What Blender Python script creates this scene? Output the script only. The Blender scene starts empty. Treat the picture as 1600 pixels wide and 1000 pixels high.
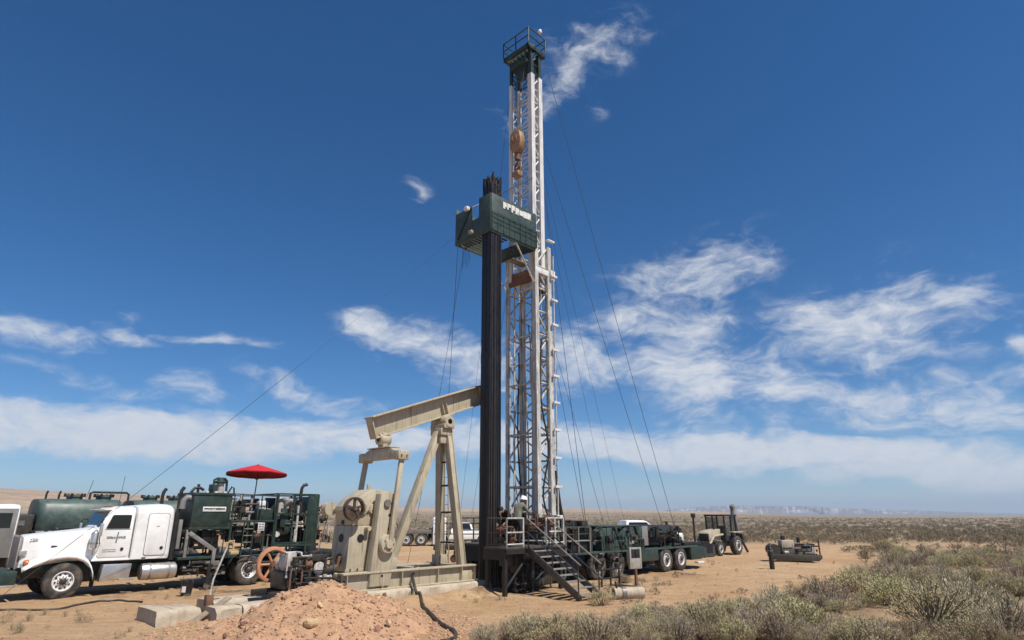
import bpy, bmesh, math, random
import numpy as np
from mathutils import Vector, Matrix, noise as mnoise
R = math.radians
SC = bpy.context.scene
COL = SC.collection

# ------------------------------------------------------------------ camera
F, CAMH = 960.0, 2.5
PITCH = math.atan(305 / F)
cam = bpy.data.cameras.new('camera'); camo = bpy.data.objects.new('camera', cam); COL.objects.link(camo)
camo.location = (0, 0, CAMH); camo.rotation_euler = (math.pi / 2 + PITCH, 0, 0)
cam.sensor_width = 36; cam.lens = 36 * F / 1600; cam.clip_start = 0.1; cam.clip_end = 30000
SC.camera = camo
# ------------------------------------------------------------------ light
SUN_EL, SUN_AZ = R(58), R(131)            # azimuth from +Y towards +X
sd = Vector((math.sin(SUN_AZ) * math.cos(SUN_EL), math.cos(SUN_AZ) * math.cos(SUN_EL), math.sin(SUN_EL)))
sl = bpy.data.lights.new('sun', 'SUN'); so = bpy.data.objects.new('sun', sl); COL.objects.link(so)
sl.energy = 5.0; sl.angle = R(0.5); sl.color = (1.0, 0.955, 0.88)
so.rotation_euler = sd.to_track_quat('Z', 'Y').to_euler(); so.location = (0, 0, 60)
SC.view_settings.view_transform = 'Standard'; SC.view_settings.look = 'None'
SC.view_settings.gamma = 1; SC.view_settings.use_curve_mapping = False
SC.view_settings.exposure = 0.2
SC.cycles.use_denoising = True
SC.cycles.max_bounces = 6; SC.cycles.volume_bounces = 0; SC.cycles.transparent_max_bounces = 6

# pixel of the 1600 x 1000 photograph -> measured place in the world
def ray(px, py):
    dx = (px - 800) / F; dy = (500 - py) / F
    return (dx, math.cos(PITCH) - dy * math.sin(PITCH), math.sin(PITCH) + dy * math.cos(PITCH))
def gp(px, py, z=0.0):
    r = ray(px, py); t = (z - CAMH) / r[2]; return Vector((r[0] * t, r[1] * t, z))
def wp(px, py, Y):
    r = ray(px, py); t = Y / r[1]; return Vector((r[0] * t, Y, CAMH + r[2] * t))
def azel(px, py):
    r = Vector(ray(px, py)).normalized(); return math.atan2(r.x, r.y), math.asin(r.z)

# ------------------------------------------------------------------ sky
W = bpy.data.worlds.new('World'); SC.world = W; W.use_nodes = True
nt = W.node_tree; nt.nodes.clear()
def N(t, **kw):
    n = nt.nodes.new(t)
    for k, v in kw.items(): setattr(n, k, v)
    return n
def L(a, b): nt.links.new(a, b)
def M_(op, a, b=None, c=None, clamp=False):
    n = N('ShaderNodeMath', operation=op); n.use_clamp = clamp
    for i, x in enumerate((a, b, c)):
        if x is None: continue
        if isinstance(x, (int, float)): n.inputs[i].default_value = x
        else: L(x, n.inputs[i])
    return n.outputs[0]
sky = N('ShaderNodeTexSky'); sky.sky_type = 'NISHITA'; sky.sun_disc = False
sky.sun_elevation = SUN_EL; sky.sun_rotation = SUN_AZ
sky.altitude = 1700; sky.air_density = 1.0; sky.dust_density = 0.5; sky.ozone_density = 6.0
tc = N('ShaderNodeTexCoord'); sep = N('ShaderNodeSeparateXYZ'); L(tc.outputs['Generated'], sep.inputs[0])
az = M_('ARCTAN2', sep.outputs[0], sep.outputs[1]); el = M_('ARCSINE', sep.outputs[2])
cmb = N('ShaderNodeCombineXYZ'); L(az, cmb.inputs[0]); L(el, cmb.inputs[1])
AE = cmb.outputs[0]
# wispy warp
mp0 = N('ShaderNodeMapping'); mp0.inputs['Scale'].default_value = (5, 9, 1); L(AE, mp0.inputs[0])
wn = N('ShaderNodeTexNoise'); wn.inputs['Scale'].default_value = 1.6; wn.inputs['Detail'].default_value = 3; L(mp0.outputs[0], wn.inputs['Vector'])
vs = N('ShaderNodeVectorMath', operation='SUBTRACT'); L(wn.outputs['Color'], vs.inputs[0]); vs.inputs[1].default_value = (.5, .5, .5)
vm = N('ShaderNodeVectorMath', operation='MULTIPLY'); L(vs.outputs[0], vm.inputs[0]); vm.inputs[1].default_value = (.10, .06, 0)
va = N('ShaderNodeVectorMath', operation='ADD'); L(AE, va.inputs[0]); L(vm.outputs[0], va.inputs[1])
AEW = va.outputs[0]
mp1 = N('ShaderNodeMapping'); mp1.inputs['Scale'].default_value = (9, 22, 1); mp1.inputs['Rotation'].default_value = (0, 0, R(-14)); L(AEW, mp1.inputs[0])
n1 = N('ShaderNodeTexNoise'); n1.inputs['Scale'].default_value = 1.0; n1.inputs['Detail'].default_value = 5; n1.inputs['Roughness'].default_value = .6; L(mp1.outputs[0], n1.inputs['Vector'])
mp2 = N('ShaderNodeMapping'); mp2.inputs['Scale'].default_value = (38, 70, 1); mp2.inputs['Rotation'].default_value = (0, 0, R(20)); L(AEW, mp2.inputs[0])
n2 = N('ShaderNodeTexNoise'); n2.inputs['Scale'].default_value = 1.0; n2.inputs['Detail'].default_value = 5; n2.inputs['Roughness'].default_value = .62; L(mp2.outputs[0], n2.inputs['Vector'])
nz = M_('ADD', M_('MULTIPLY', n1.outputs[0], 1.5), M_('MULTIPLY', n2.outputs[0], .62))   # about 1.06 on average
nzc = M_('SUBTRACT', nz, 1.06)
def blob(px, py, rx, ry, rot, amp, flat=False, ae=None):
    if ae is None:
        a, e = azel(px, py)
        k = math.cos(a) ; rx = rx / F * k * k * 1.12; ry = ry / F * (.9 if flat else 1.02)
    else: a, e = ae
    m = N('ShaderNodeMapping', vector_type='TEXTURE'); L(AEW, m.inputs[0])
    m.inputs['Location'].default_value = (a, e, 0); m.inputs['Rotation'].default_value = (0, 0, R(rot)); m.inputs['Scale'].default_value = (rx, ry, 1)
    d = N('ShaderNodeVectorMath', operation='DOT_PRODUCT'); L(m.outputs[0], d.inputs[0]); L(m.outputs[0], d.inputs[1])
    q = d.outputs['Value']
    if flat: q = M_('MULTIPLY', q, q)
    return M_('MULTIPLY', M_('POWER', math.e, M_('MULTIPLY', q, -1.0)), amp)
blobs = [ # px,py,rx,ry,rot,amp,flat
 (930, 72, 100, 36, 6, .58), (885, 128, 60, 34, 35, .6), (940, 168, 26, 20, 30, .5), (862, 165, 40, 18, 25, .55), (782, 185, 20, 30, 0, .4),
 (650, 297, 20, 22, 50, .5), (635, 315, 24, 9, 10, .5),
 (1080, 438, 120, 52, 12, .92), (1000, 495, 95, 50, 15, .8), (1065, 515, 90, 60, 0, .74), (905, 560, 110, 50, -12, .86), (1095, 590, 115, 64, -12, 1.0), (1215, 605, 62, 56, 40, .9),
 (1355, 515, 165, 66, 5, 1.0), (1470, 478, 110, 34, 8, .8), (1330, 620, 100, 30, -8, .84), (1530, 632, 150, 40, 0, .92), (1590, 535, 40, 20, 0, .8), (1420, 655, 200, 20, 0, .6),
 (585, 514, 72, 28, -12, .9), (672, 540, 90, 40, -14, .88), (745, 572, 75, 40, -14, .82),
 (50, 512, 130, 20, -5, .8), (215, 520, 60, 14, -12, .66), (335, 527, 110, 9, -2, .58), (300, 605, 62, 26, -20, .66), (240, 617, 120, 12, 0, .5), (470, 612, 95, 20, -14, .72), (550, 628, 55, 16, -5, .62), (207, 487, 26, 9, 0, .45), (90, 572, 120, 14, -12, .42),
 (200, 674, 560, 42, 0, 1.2, True), (760, 688, 340, 32, 0, 1.05, True), (1150, 708, 400, 32, -3, 1.25, True), (1520, 738, 330, 30, -4, 1.2, True), (1010, 775, 100, 6, 0, .45), (1440, 690, 60, 5, 0, .4),
]
tot = None
for b in blobs:
    o = blob(*b); tot = o if tot is None else M_('MAXIMUM', tot, o)
rr = random.Random(4)
for i in range(12):        # the same broken cloud goes on all round
    a = R(rr.choice([-1, 1]) * rr.uniform(62, 178)); e = R(rr.uniform(6, 38))
    o = blob(0, 0, rr.uniform(.08, .2), rr.uniform(.02, .06), rr.uniform(-15, 15), rr.uniform(.5, .95), ae=(a, e))
    tot = M_('MAXIMUM', tot, o)
val = M_('ADD', tot, M_('MULTIPLY', nzc, 1.4))
mr = N('ShaderNodeMapRange', interpolation_type='SMOOTHSTEP'); L(val, mr.inputs[0])
mr.inputs['From Min'].default_value = .14; mr.inputs['From Max'].default_value = 1.3; mr.inputs['To Max'].default_value = .92
gate = N('ShaderNodeMapRange', interpolation_type='SMOOTHSTEP'); L(tot, gate.inputs[0]); gate.inputs['From Min'].default_value = .02; gate.inputs['From Max'].default_value = .42
cm = M_('MULTIPLY', M_('MULTIPLY', mr.outputs[0], gate.outputs[0]), M_('MULTIPLY_ADD', n2.outputs[0], .5, .72), clamp=True)
hs = N('ShaderNodeHueSaturation'); hs.inputs['Saturation'].default_value = 1.26; hs.inputs['Value'].default_value = 1.08; L(sky.outputs[0], hs.inputs['Color'])
mix = N('ShaderNodeMix', data_type='RGBA'); L(cm, mix.inputs[0]); L(hs.outputs[0], mix.inputs[6]); mix.inputs[7].default_value = (7.5, 7.8, 8.3, 1)
bg = N('ShaderNodeBackground'); bg.inputs['Strength'].default_value = .084; L(mix.outputs[2], bg.inputs['Color'])
wo = N('ShaderNodeOutputWorld'); L(bg.outputs[0], wo.inputs[0])
W.cycles.sampling_method = 'MANUAL'; W.cycles.sample_map_resolution = 256

# ------------------------------------------------------------------ helpers
def link(o, parent=None):
    COL.objects.link(o)
    if parent is not None: o.parent = parent
    return o
def tag(o, label=None, cat=None, group=None, kind=None):
    if label: o['label'] = label
    if cat: o['category'] = cat
    if group: o['group'] = group
    if kind: o['kind'] = kind
    return o
def empty(name, loc, rz=0.0, label=None, cat=None, group=None):
    o = bpy.data.objects.new(name, None); link(o); o.location = loc; o.rotation_euler = (0, 0, rz); o.empty_display_size = .2
    return tag(o, label, cat, group)
def copy_tree(o, parent=None):
    c = o.copy(); link(c, parent)
    for ch in o.children: copy_tree(ch, c)
    return c

class MB:
    def __init__(s): s.v = []; s.f = []
    def add(s, vs, fs):
        k = len(s.v); s.v += [tuple(v) for v in vs]; s.f += [tuple(i + k for i in f) for f in fs]; return s
    def box(s, x0, x1, y0, y1, z0, z1):
        return s.add([(x0,y0,z0),(x1,y0,z0),(x1,y1,z0),(x0,y1,z0),(x0,y0,z1),(x1,y0,z1),(x1,y1,z1),(x0,y1,z1)],
                     [(3,2,1,0),(4,5,6,7),(0,1,5,4),(1,2,6,5),(2,3,7,6),(3,0,4,7)])
    def beam(s, p0, p1, w, h, up=(0,0,1)):
        p0 = Vector(p0); p1 = Vector(p1); d = (p1 - p0).normalized(); u = Vector(up)
        if abs(d.dot(u)) > .98: u = Vector((1,0,0))
        a = d.cross(u).normalized(); b = a.cross(d)
        vs = [p + a*(w/2*i) + b*(h/2*j) for p in (p0,p1) for i,j in ((-1,-1),(1,-1),(1,1),(-1,1))]
        return s.add(vs, [(0,1,2,3),(7,6,5,4),(0,4,5,1),(1,5,6,2),(2,6,7,3),(3,7,4,0)])
    def cyl(s, p0, p1, r0, r1=None, n=12, cap=True):
        r1 = r0 if r1 is None else r1
        p0 = Vector(p0); p1 = Vector(p1); d = (p1-p0).normalized()
        a = d.orthogonal().normalized(); b = d.cross(a); vs = []
        for p, r in ((p0,r0),(p1,r1)):
            for i in range(n):
                t = 2*math.pi*i/n; vs.append(p + a*(r*math.cos(t)) + b*(r*math.sin(t)))
        fs = [(i,(i+1)%n,n+(i+1)%n,n+i) for i in range(n)]
        if cap: fs += [tuple(range(n-1,-1,-1)), tuple(range(n,2*n))]
        return s.add(vs, fs)
    def tube(s, pts, r, n=8):
        pts = [Vector(p) for p in pts]; rs = r if isinstance(r, (list,tuple)) else [r]*len(pts)
        a = None; vs = []
        for i, p in enumerate(pts):
            d = (pts[min(i+1,len(pts)-1)] - pts[max(i-1,0)]).normalized()
            if a is None: a = d.orthogonal().normalized()
            a = (a - d*a.dot(d)); a = a.normalized() if a.length > 1e-6 else d.orthogonal().normalized()
            b = d.cross(a)
            for k in range(n):
                t = 2*math.pi*k/n; vs.append(p + a*(rs[i]*math.cos(t)) + b*(rs[i]*math.sin(t)))
        m = len(pts)
        fs = [(i*n+k, i*n+(k+1)%n, (i+1)*n+(k+1)%n, (i+1)*n+k) for i in range(m-1) for k in range(n)]
        fs += [tuple(range(n-1,-1,-1)), tuple(range((m-1)*n, m*n))]
        return s.add(vs, fs)
    def prism(s, poly, y0, y1, ax='y'):
        n = len(poly)
        if ax == 'y': P = lambda a,b,c: (a,c,b)
        elif ax == 'x': P = lambda a,b,c: (c,a,b)
        else: P = lambda a,b,c: (a,b,c)
        vs = [P(a,b,y0) for a,b in poly] + [P(a,b,y1) for a,b in poly]
        return s.add(vs, [tuple(range(n-1,-1,-1)), tuple(range(n,2*n))] + [(i,(i+1)%n,n+(i+1)%n,n+i) for i in range(n)])
    def lathe(s, prof, org, axis, n=24):
        o = Vector(org); d = Vector(axis).normalized(); a = d.orthogonal().normalized(); b = d.cross(a); vs = []
        for r, h in prof:
            for k in range(n):
                t = 2*math.pi*k/n; vs.append(o + d*h + a*(r*math.cos(t)) + b*(r*math.sin(t)))
        m = len(prof)
        fs = [(i*n+k, i*n+(k+1)%n, (i+1)*n+(k+1)%n, (i+1)*n+k) for i in range(m-1) for k in range(n)]
        return s.add(vs, fs)
    def loft(s, rings, cap=True):
        n = len(rings[0]); vs = [p for r in rings for p in r]; m = len(rings)
        fs = [(i*n+k, i*n+(k+1)%n, (i+1)*n+(k+1)%n, (i+1)*n+k) for i in range(m-1) for k in range(n)]
        if cap: fs += [tuple(range(n-1,-1,-1)), tuple(range((m-1)*n, m*n))]
        return s.add(vs, fs)
    def sheet(s, g):
        m, n = len(g), len(g[0]); vs = [p for r in g for p in r]
        return s.add(vs, [(i*n+k, i*n+k+1, (i+1)*n+k+1, (i+1)*n+k) for i in range(m-1) for k in range(n-1)])
    def mesh(s, name, mat, bevel=0, smooth=True, ang=35):
        me = bpy.data.meshes.new(name); me.from_pydata(s.v, [], s.f)
        bm = bmesh.new(); bm.from_mesh(me)
        bmesh.ops.recalc_face_normals(bm, faces=bm.faces)
        if bevel:
            es = [e for e in bm.edges if len(e.link_faces) == 2 and e.calc_face_angle(0) > R(38)]
            bmesh.ops.bevel(bm, geom=es, offset=bevel, segments=2, affect='EDGES', clamp_overlap=True, profile=.5)
        bm.to_mesh(me); bm.free()
        if smooth:
            me.shade_smooth(); me.set_sharp_from_angle(angle=R(ang))
        if mat is not None: me.materials.append(mat)
        return me
    def build(s, name, mat, parent=None, bevel=0, smooth=True, ang=35):
        o = bpy.data.objects.new(name, s.mesh(name, mat, bevel, smooth, ang)); return link(o, parent)
_unit = {}
def rod(name, p0, p1, r, mat, parent, square=False, h=None):
    """a bar from p0 to p1; alike bars share one mesh"""
    key = (mat.name, square)
    if key not in _unit:
        m = MB()
        if square: m.box(-1,1,-1,1,0,1)
        else: m.cyl((0,0,0),(0,0,1),1,n=8)
        _unit[key] = m.mesh('bar', mat)
    p0 = Vector(p0); p1 = Vector(p1); d = p1 - p0
    o = bpy.data.objects.new(name, _unit[key]); link(o, parent)
    q = d.to_track_quat('Z', 'Y')
    o.matrix_local = Matrix.Translation(p0) @ q.to_matrix().to_4x4() @ Matrix.Diagonal((r, h or r, d.length, 1))
    return o
def B(name, mat, parent, *bx, bevel=.012):
    m = MB()
    if not isinstance(bx[0], (tuple, list)): bx = (bx,)
    for b in bx: m.box(*b)
    return m.build(name, mat, parent, bevel)
def C_(name, mat, parent, p0, p1, r0, r1=None, n=14, bevel=0):
    return MB().cyl(p0, p1, r0, r1, n).build(name, mat, parent, bevel)
def T_(name, mat, parent, pts, r, n=8): return MB().tube(pts, r, n).build(name, mat, parent)
def arc(c, r, a0, a1, n, f): return [f(c[0]+r*math.cos(R(a0+(a1-a0)*i/n)), c[1]+r*math.sin(R(a0+(a1-a0)*i/n))) for i in range(n+1)]
def smooth_path(pts, k=6):
    pts = [Vector(p) for p in pts]; out = []
    for i in range(len(pts)-1):
        p0 = pts[max(i-1,0)]; p1 = pts[i]; p2 = pts[i+1]; p3 = pts[min(i+2,len(pts)-1)]
        for j in range(k):
            t = j/k
            out.append(.5*((2*p1)+(p2-p0)*t+(2*p0-5*p1+4*p2-p3)*t*t+(3*p1-p0-3*p2+p3)*t**3))
    return out + [pts[-1]]

# ------------------------------------------------------------------ materials
def material(name, col, rough=.5, metal=0, var=.18, scale=2.0, dust=.0, dustcol=(.40,.27,.17), bump=.0, bscale=40, fine=.0, streak=0, coat=0, rnd=0):
    m = bpy.data.materials.new(name); m.use_nodes = True; t = m.node_tree; bs = t.nodes['Principled BSDF']
    def nn(tp, **kw):
        n = t.nodes.new(tp)
        for k, v in kw.items(): setattr(n, k, v)
        return n
    g = nn('ShaderNodeNewGeometry')
    no = nn('ShaderNodeTexNoise'); no.inputs['Scale'].default_value = scale; no.inputs['Detail'].default_value = 6; no.inputs['Roughness'].default_value = .62
    t.links.new(g.outputs['Position'], no.inputs['Vector'])
    mr = nn('ShaderNodeMapRange'); mr.inputs[1].default_value = .3; mr.inputs[2].default_value = .7; t.links.new(no.outputs[0], mr.inputs[0])
    mx = nn('ShaderNodeMix', data_type='RGBA'); t.links.new(mr.outputs[0], mx.inputs[0])
    mx.inputs[6].default_value = tuple(c*(1-var) for c in col) + (1,); mx.inputs[7].default_value = tuple(min(1,c*(1+var*.6)) for c in col) + (1,)
    out = mx.outputs[2]
    if streak:
        mp = nn('ShaderNodeMapping'); mp.inputs['Scale'].default_value = (9,9,.7); t.links.new(g.outputs['Position'], mp.inputs[0])
        n3 = nn('ShaderNodeTexNoise'); n3.inputs['Scale'].default_value = 1.3; n3.inputs['Detail'].default_value = 5; t.links.new(mp.outputs[0], n3.inputs['Vector'])
        r3 = nn('ShaderNodeMapRange'); r3.inputs[1].default_value = .52; r3.inputs[2].default_value = .72; r3.inputs[4].default_value = streak; t.links.new(n3.outputs[0], r3.inputs[0])
        m3 = nn('ShaderNodeMix', data_type='RGBA'); t.links.new(r3.outputs[0], m3.inputs[0]); t.links.new(out, m3.inputs[6]); m3.inputs[7].default_value = (.09,.06,.04,1); out = m3.outputs[2]
    if dust:
        n2 = nn('ShaderNodeTexNoise'); n2.inputs['Scale'].default_value = scale*2.3; n2.inputs['Detail'].default_value = 8; n2.inputs['Roughness'].default_value = .7
        t.links.new(g.outputs['Position'], n2.inputs['Vector'])
        r2 = nn('ShaderNodeMapRange'); r2.inputs[1].default_value = .42; r2.inputs[2].default_value = .78; r2.inputs[4].default_value = dust; t.links.new(n2.outputs[0], r2.inputs[0])
        m2 = nn('ShaderNodeMix', data_type='RGBA'); t.links.new(r2.outputs[0], m2.inputs[0]); t.links.new(out, m2.inputs[6]); m2.inputs[7].default_value = dustcol + (1,); out = m2.outputs[2]
    if rnd:
        oi = nn('ShaderNodeObjectInfo'); hv = nn('ShaderNodeHueSaturation'); r4 = nn('ShaderNodeMapRange'); r4.inputs[3].default_value = 1-rnd; r4.inputs[4].default_value = 1+rnd
        t.links.new(oi.outputs['Random'], r4.inputs[0]); t.links.new(r4.outputs[0], hv.inputs['Value']); t.links.new(out, hv.inputs['Color']); out = hv.outputs[0]
        mh = nn('ShaderNodeMath', operation='MULTIPLY_ADD'); t.links.new(oi.outputs['Random'], mh.inputs[0]); mh.inputs[1].default_value = .05; mh.inputs[2].default_value = .475; t.links.new(mh.outputs[0], hv.inputs['Hue'])
    t.links.new(out, bs.inputs['Base Color'])
    rr_ = nn('ShaderNodeMapRange'); rr_.inputs[3].default_value = max(.02,rough-.12); rr_.inputs[4].default_value = min(1,rough+.15); t.links.new(no.outputs[0], rr_.inputs[0]); t.links.new(rr_.outputs[0], bs.inputs['Roughness'])
    bs.inputs['Metallic'].default_value = metal
    if coat: bs.inputs['Coat Weight'].default_value = coat
    if bump:
        nb = nn('ShaderNodeTexNoise'); nb.inputs['Scale'].default_value = bscale; nb.inputs['Detail'].default_value = 5; t.links.new(g.outputs['Position'], nb.inputs['Vector'])
        bp = nn('ShaderNodeBump'); bp.inputs['Strength'].default_value = bump; bp.inputs['Distance'].default_value = .02; t.links.new(nb.outputs[0], bp.inputs['Height']); t.links.new(bp.outputs[0], bs.inputs['Normal'])
    return m
MT = {}
MT['white'] = material('white_paint', (.80,.80,.78), .35, var=.06, dust=.42, dustcol=(.55,.45,.34), coat=.3)
MT['trim'] = material('panel_gap_grey', (.22,.22,.22), .5)
MT['green'] = material('dark_green_paint', (.014,.034,.026), .42, var=.3, dust=.35, dustcol=(.13,.115,.085))
MT['green2'] = material('sunworn_green_paint', (.028,.056,.046), .5, var=.3, dust=.45, dustcol=(.17,.155,.12))
MT['tankgreen'] = material('pale_green_tank_paint', (.055,.095,.08), .45, var=.25, dust=.5, dustcol=(.24,.225,.19))
MT['black'] = material('black_metal', (.014,.013,.012), .55, var=.35, dust=.25, dustcol=(.09,.065,.045))
MT['grease'] = material('greasy_machinery', (.03,.027,.023), .45, var=.5, scale=5, dust=.5, dustcol=(.16,.11,.07))
MT['rubber'] = material('tyre_rubber', (.028,.027,.026), .8, var=.3, dust=.75, dustcol=(.24,.18,.125), bump=.3)
MT['alu'] = material('dull_aluminium', (.62,.60,.57), .34, metal=.75, var=.15, dust=.45, dustcol=(.4,.32,.24))
MT['rim'] = material('white_wheel_rim', (.72,.71,.68), .45, var=.12, scale=6, dust=.35)
MT['rimgrey'] = material('dirty_grey_rim', (.33,.31,.28), .5, var=.3, scale=6, dust=.6)
MT['glass'] = material('dark_window_glass', (.012,.016,.016), .08, var=.2)
MT['tan'] = material('tan_paint', (.46,.40,.285), .5, var=.14, dust=.5, dustcol=(.33,.24,.155), streak=.55)
MT['steel'] = material('weathered_steel', (.20,.185,.165), .5, metal=.3, var=.35, scale=5, dust=.4, dustcol=(.25,.17,.11))
MT['mast'] = material('grimy_white_mast_paint', (.72,.71,.68), .42, var=.12, scale=1.4, dust=.35, dustcol=(.32,.28,.23), streak=.55)
MT['mastlow'] = material('worn_mast_paint', (.60,.58,.53), .45, var=.25, scale=2.2, dust=.6, dustcol=(.17,.145,.12), streak=.8)
MT['pipe'] = material('black_tubing', (.012,.012,.012), .32, var=.4, dust=.15, dustcol=(.1,.085,.07), rnd=.35)
MT['dsteel'] = material('dark_oily_steel', (.075,.068,.06), .5, metal=.2, var=.4, scale=5, dust=.45, dustcol=(.17,.125,.085))
MT['pipe2'] = material('rust_brown_tubing', (.035,.022,.016), .38, var=.5, scale=3, dust=.3, dustcol=(.12,.08,.055), rnd=.4)
MT['pipe3'] = material('dull_grey_tubing', (.035,.035,.036), .3, metal=.4, var=.4, scale=3, dust=.2, dustcol=(.1,.085,.07), rnd=.4)
MT['clear'] = material('clear_cab_glass', (.05,.06,.06), .05, var=.1); MT['clear'].node_tree.nodes['Principled BSDF'].inputs['Alpha'].default_value = .3
MT['rust'] = material('rusty_iron', (.16,.075,.04), .75, var=.4, scale=7, dust=.3, dustcol=(.3,.2,.12))
MT['redbrown'] = material('red_brown_iron', (.09,.025,.018), .6, var=.4, scale=6, dust=.3)
MT['wheelbrown'] = material('dark_brown_sheave', (.045,.027,.019), .6, var=.4, scale=8, dust=.25)
MT['block'] = material('yellow_brown_block', (.33,.19,.09), .55, var=.4, scale=4, dust=.3, streak=.5)
MT['orange'] = material('faded_orange_paint', (.52,.22,.11), .6, var=.2, scale=5, dust=.4, dustcol=(.5,.33,.22))
MT['red'] = material('red_canopy_cloth', (.52,.012,.02), .8, var=.12, scale=3)
MT['yellow'] = material('faded_yellow', (.45,.34,.14), .6, var=.2, dust=.3)
MT['amber'] = material('amber_lens', (.45,.13,.02), .25, var=.25, scale=14)
MT['concrete'] = material('pale_concrete', (.46,.385,.285), .9, var=.25, scale=3, dust=.45, dustcol=(.38,.27,.18), bump=.5, bscale=30, streak=.25)
MT['wood'] = material('weathered_timber', (.30,.235,.165), .85, var=.3, scale=5, dust=.3, bump=.5, bscale=25)
MT['grate'] = material('galvanised_grating', (.30,.30,.285), .5, metal=.4, var=.3, scale=6, dust=.3)
MT['dirt'] = material('pile_dirt', (.41,.235,.13), .95, var=.28, scale=3.5, dust=.5, dustcol=(.50,.34,.21), bump=1.0, bscale=14)
MT['clod'] = material('dirt_clod', (.46,.285,.17), .95, var=.2, scale=6, bump=.8, bscale=25, rnd=.22)
MT['cable'] = material('black_hose', (.022,.02,.018), .6, var=.3, dust=.5, dustcol=(.2,.14,.09))
MT['wire'] = material('steel_cable', (.06,.06,.06), .6, var=.2)
MT['skin'] = material('skin', (.30,.17,.11), .6, var=.1)
MT['shirt'] = material('grey_green_work_shirt', (.17,.165,.125), .9, var=.25, scale=6)
MT['darkcloth'] = material('dark_work_clothes', (.02,.02,.022), .9, var=.3, scale=6)
MT['hat'] = material('white_hard_hat', (.85,.85,.83), .3, var=.03)
MT['sage'] = material('sage_leaves', (.46,.385,.21), .85, var=.22, scale=6, rnd=.22)
MT['sagedry'] = material('dry_sage_leaves', (.43,.345,.23), .9, var=.22, scale=6, rnd=.2)
MT['twig'] = material('grey_twig', (.20,.16,.12), .9, var=.3, scale=8)
MT['straw'] = material('dry_grass', (.36,.29,.17), .9, var=.3, scale=5)
MT['grime'] = material('white_engine_casting', (.55,.52,.47), .55, var=.5, scale=6, dust=.5, dustcol=(.12,.085,.06))
MT['tongue'] = material('grey_paint', (.19,.19,.185), .5, var=.2, dust=.4)
MT['block2'] = material('dusty_tan_machine_paint', (.42,.36,.27), .6, var=.25, scale=4, dust=.6, dustcol=(.42,.31,.21))
MT['scrub'] = material('dull_scrub_leaves', (.27,.215,.13), .9, var=.35, scale=.4)
# ------------------------------------------------------------------ setting: ground
AX = R(44)                                       # truck, pumping unit and rig stand parallel: 44 deg right of straight ahead
U = Vector((math.sin(AX), math.cos(AX), 0)); NR = Vector((math.cos(AX), -math.sin(AX), 0))
RZ = math.pi/2 - AX
ridge_tab = [(-200,2.0),(0,1.72),(150,1.55),(300,1.35),(500,.95),(620,.68),(760,.62),(900,.6),(1060,.42),(1180,.2),(1280,.05),(1700,.0),(2600,.0)]
def ridge_el(a):
    px = 800 + F*math.tan(max(-1.25, min(1.25, a)))/.953
    px = max(-200, min(2600, px))
    for (x0,e0),(x1,e1) in zip(ridge_tab, ridge_tab[1:]):
        if px <= x1: return e0 + (e1-e0)*(px-x0)/(x1-x0)
    return 0
def fbm(x, y, o=4): return mnoise.fractal(Vector((x, y, 3.7)), 1.0, 2.0, o)
def sst(a, b, x):
    t = max(0, min(1, (x-a)/(b-a))); return t*t*(3-2*t)
def veg_amount(x, y):
    """1 where scrub grows, 0 on the graded pad"""
    edge = [(-1,13.5),(1.2,15.0),(3.6,16.3),(5.8,18.5),(10.6,21.8),(14.5,26.5),(17.0,32),(21,40),(26,50),(29,56)]
    v = 0.0
    w = fbm(x*.16, y*.16, 3)*1.3
    if 13.5 <= y < 56:
        for (x0,y0),(x1,y1) in zip(edge, edge[1:]):
            if y0 <= y <= y1:
                xe = x0 + (x1-x0)*(y-y0)/(y1-y0); v = sst(-.8, 1.2, x + w - xe); break
    elif y < 13.5: v = sst(-1, 1.5, x + w) if y > 2 else .5
    v = max(v, sst(54, 66, y + w*2 + (0 if x > 2 else 60*sst(2,-20,x)*0)) * (sst(-40, 5, x) if y < 160 else 1))
    return v
def ground_h(x, y):
    r = math.hypot(x, y); a = math.atan2(x, y)
    h = 0.0
    if r > 120:
        e = ridge_el(a) if abs(a) < 1.4 else 0
        h += math.tan(R(e))*1500*sst(160, 1500, r) if e > 0 else 0
        h += fbm(x*.004, y*.004, 4)*1.6*sst(120, 700, r)*(1 if e > .2 else .25)
    v = veg_amount(x, y) if r < 90 else 1
    h += fbm(x*.45, y*.45, 4)*(.045 + .05*v)*sst(90, 40, r) if r < 90 else 0
    if r < 30:      # earth banked against the foundation of the pumping unit
        dx, dy = x+.29, y-24.5; lx = dx*U.x+dy*U.y; ln = dx*NR.x+dy*NR.y
        h += (.23+.14*fbm(x*1.1,y*1.1,3))*math.exp(-((ln-1.25)/.42)**2)*sst(-12.6,-11.2,lx)*sst(-1.2,-2.4,lx)*(1 if lx > -7.6 else .6)
    if r < 40: h += fbm(x*2.3, y*2.3, 3)*.026
    return h - .0
angs = [R(-56 + .5*i) for i in range(225)] + [R(56.5 + (303.5-56.5-.5)*i/40 + .25) for i in range(1, 40)]
rings = [0.6, 1.5, 3, 4.5, 6]
while rings[-1] < 8500: rings.append(rings[-1]*(1.0095 if 11 < rings[-1] < 42 else 1.0165) if rings[-1] < 1700 else rings[-1]*1.05)
gv = [(0, 0, 0)]; vegv = [0.0]
for r in rings:
    for a in angs:
        x = r*math.sin(a); y = r*math.cos(a); gv.append((x, y, ground_h(x, y))); vegv.append(veg_amount(x, y) if r < 400 else 1.0)
n = len(angs); gf = [(0, 1+(k+1) % n, 1+k) for k in range(n)]
for i in range(len(rings)-1):
    b = 1 + i*n; c = b + n
    gf += [(b+k, b+(k+1) % n, c+(k+1) % n, c+k) for k in range(n)]
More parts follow.
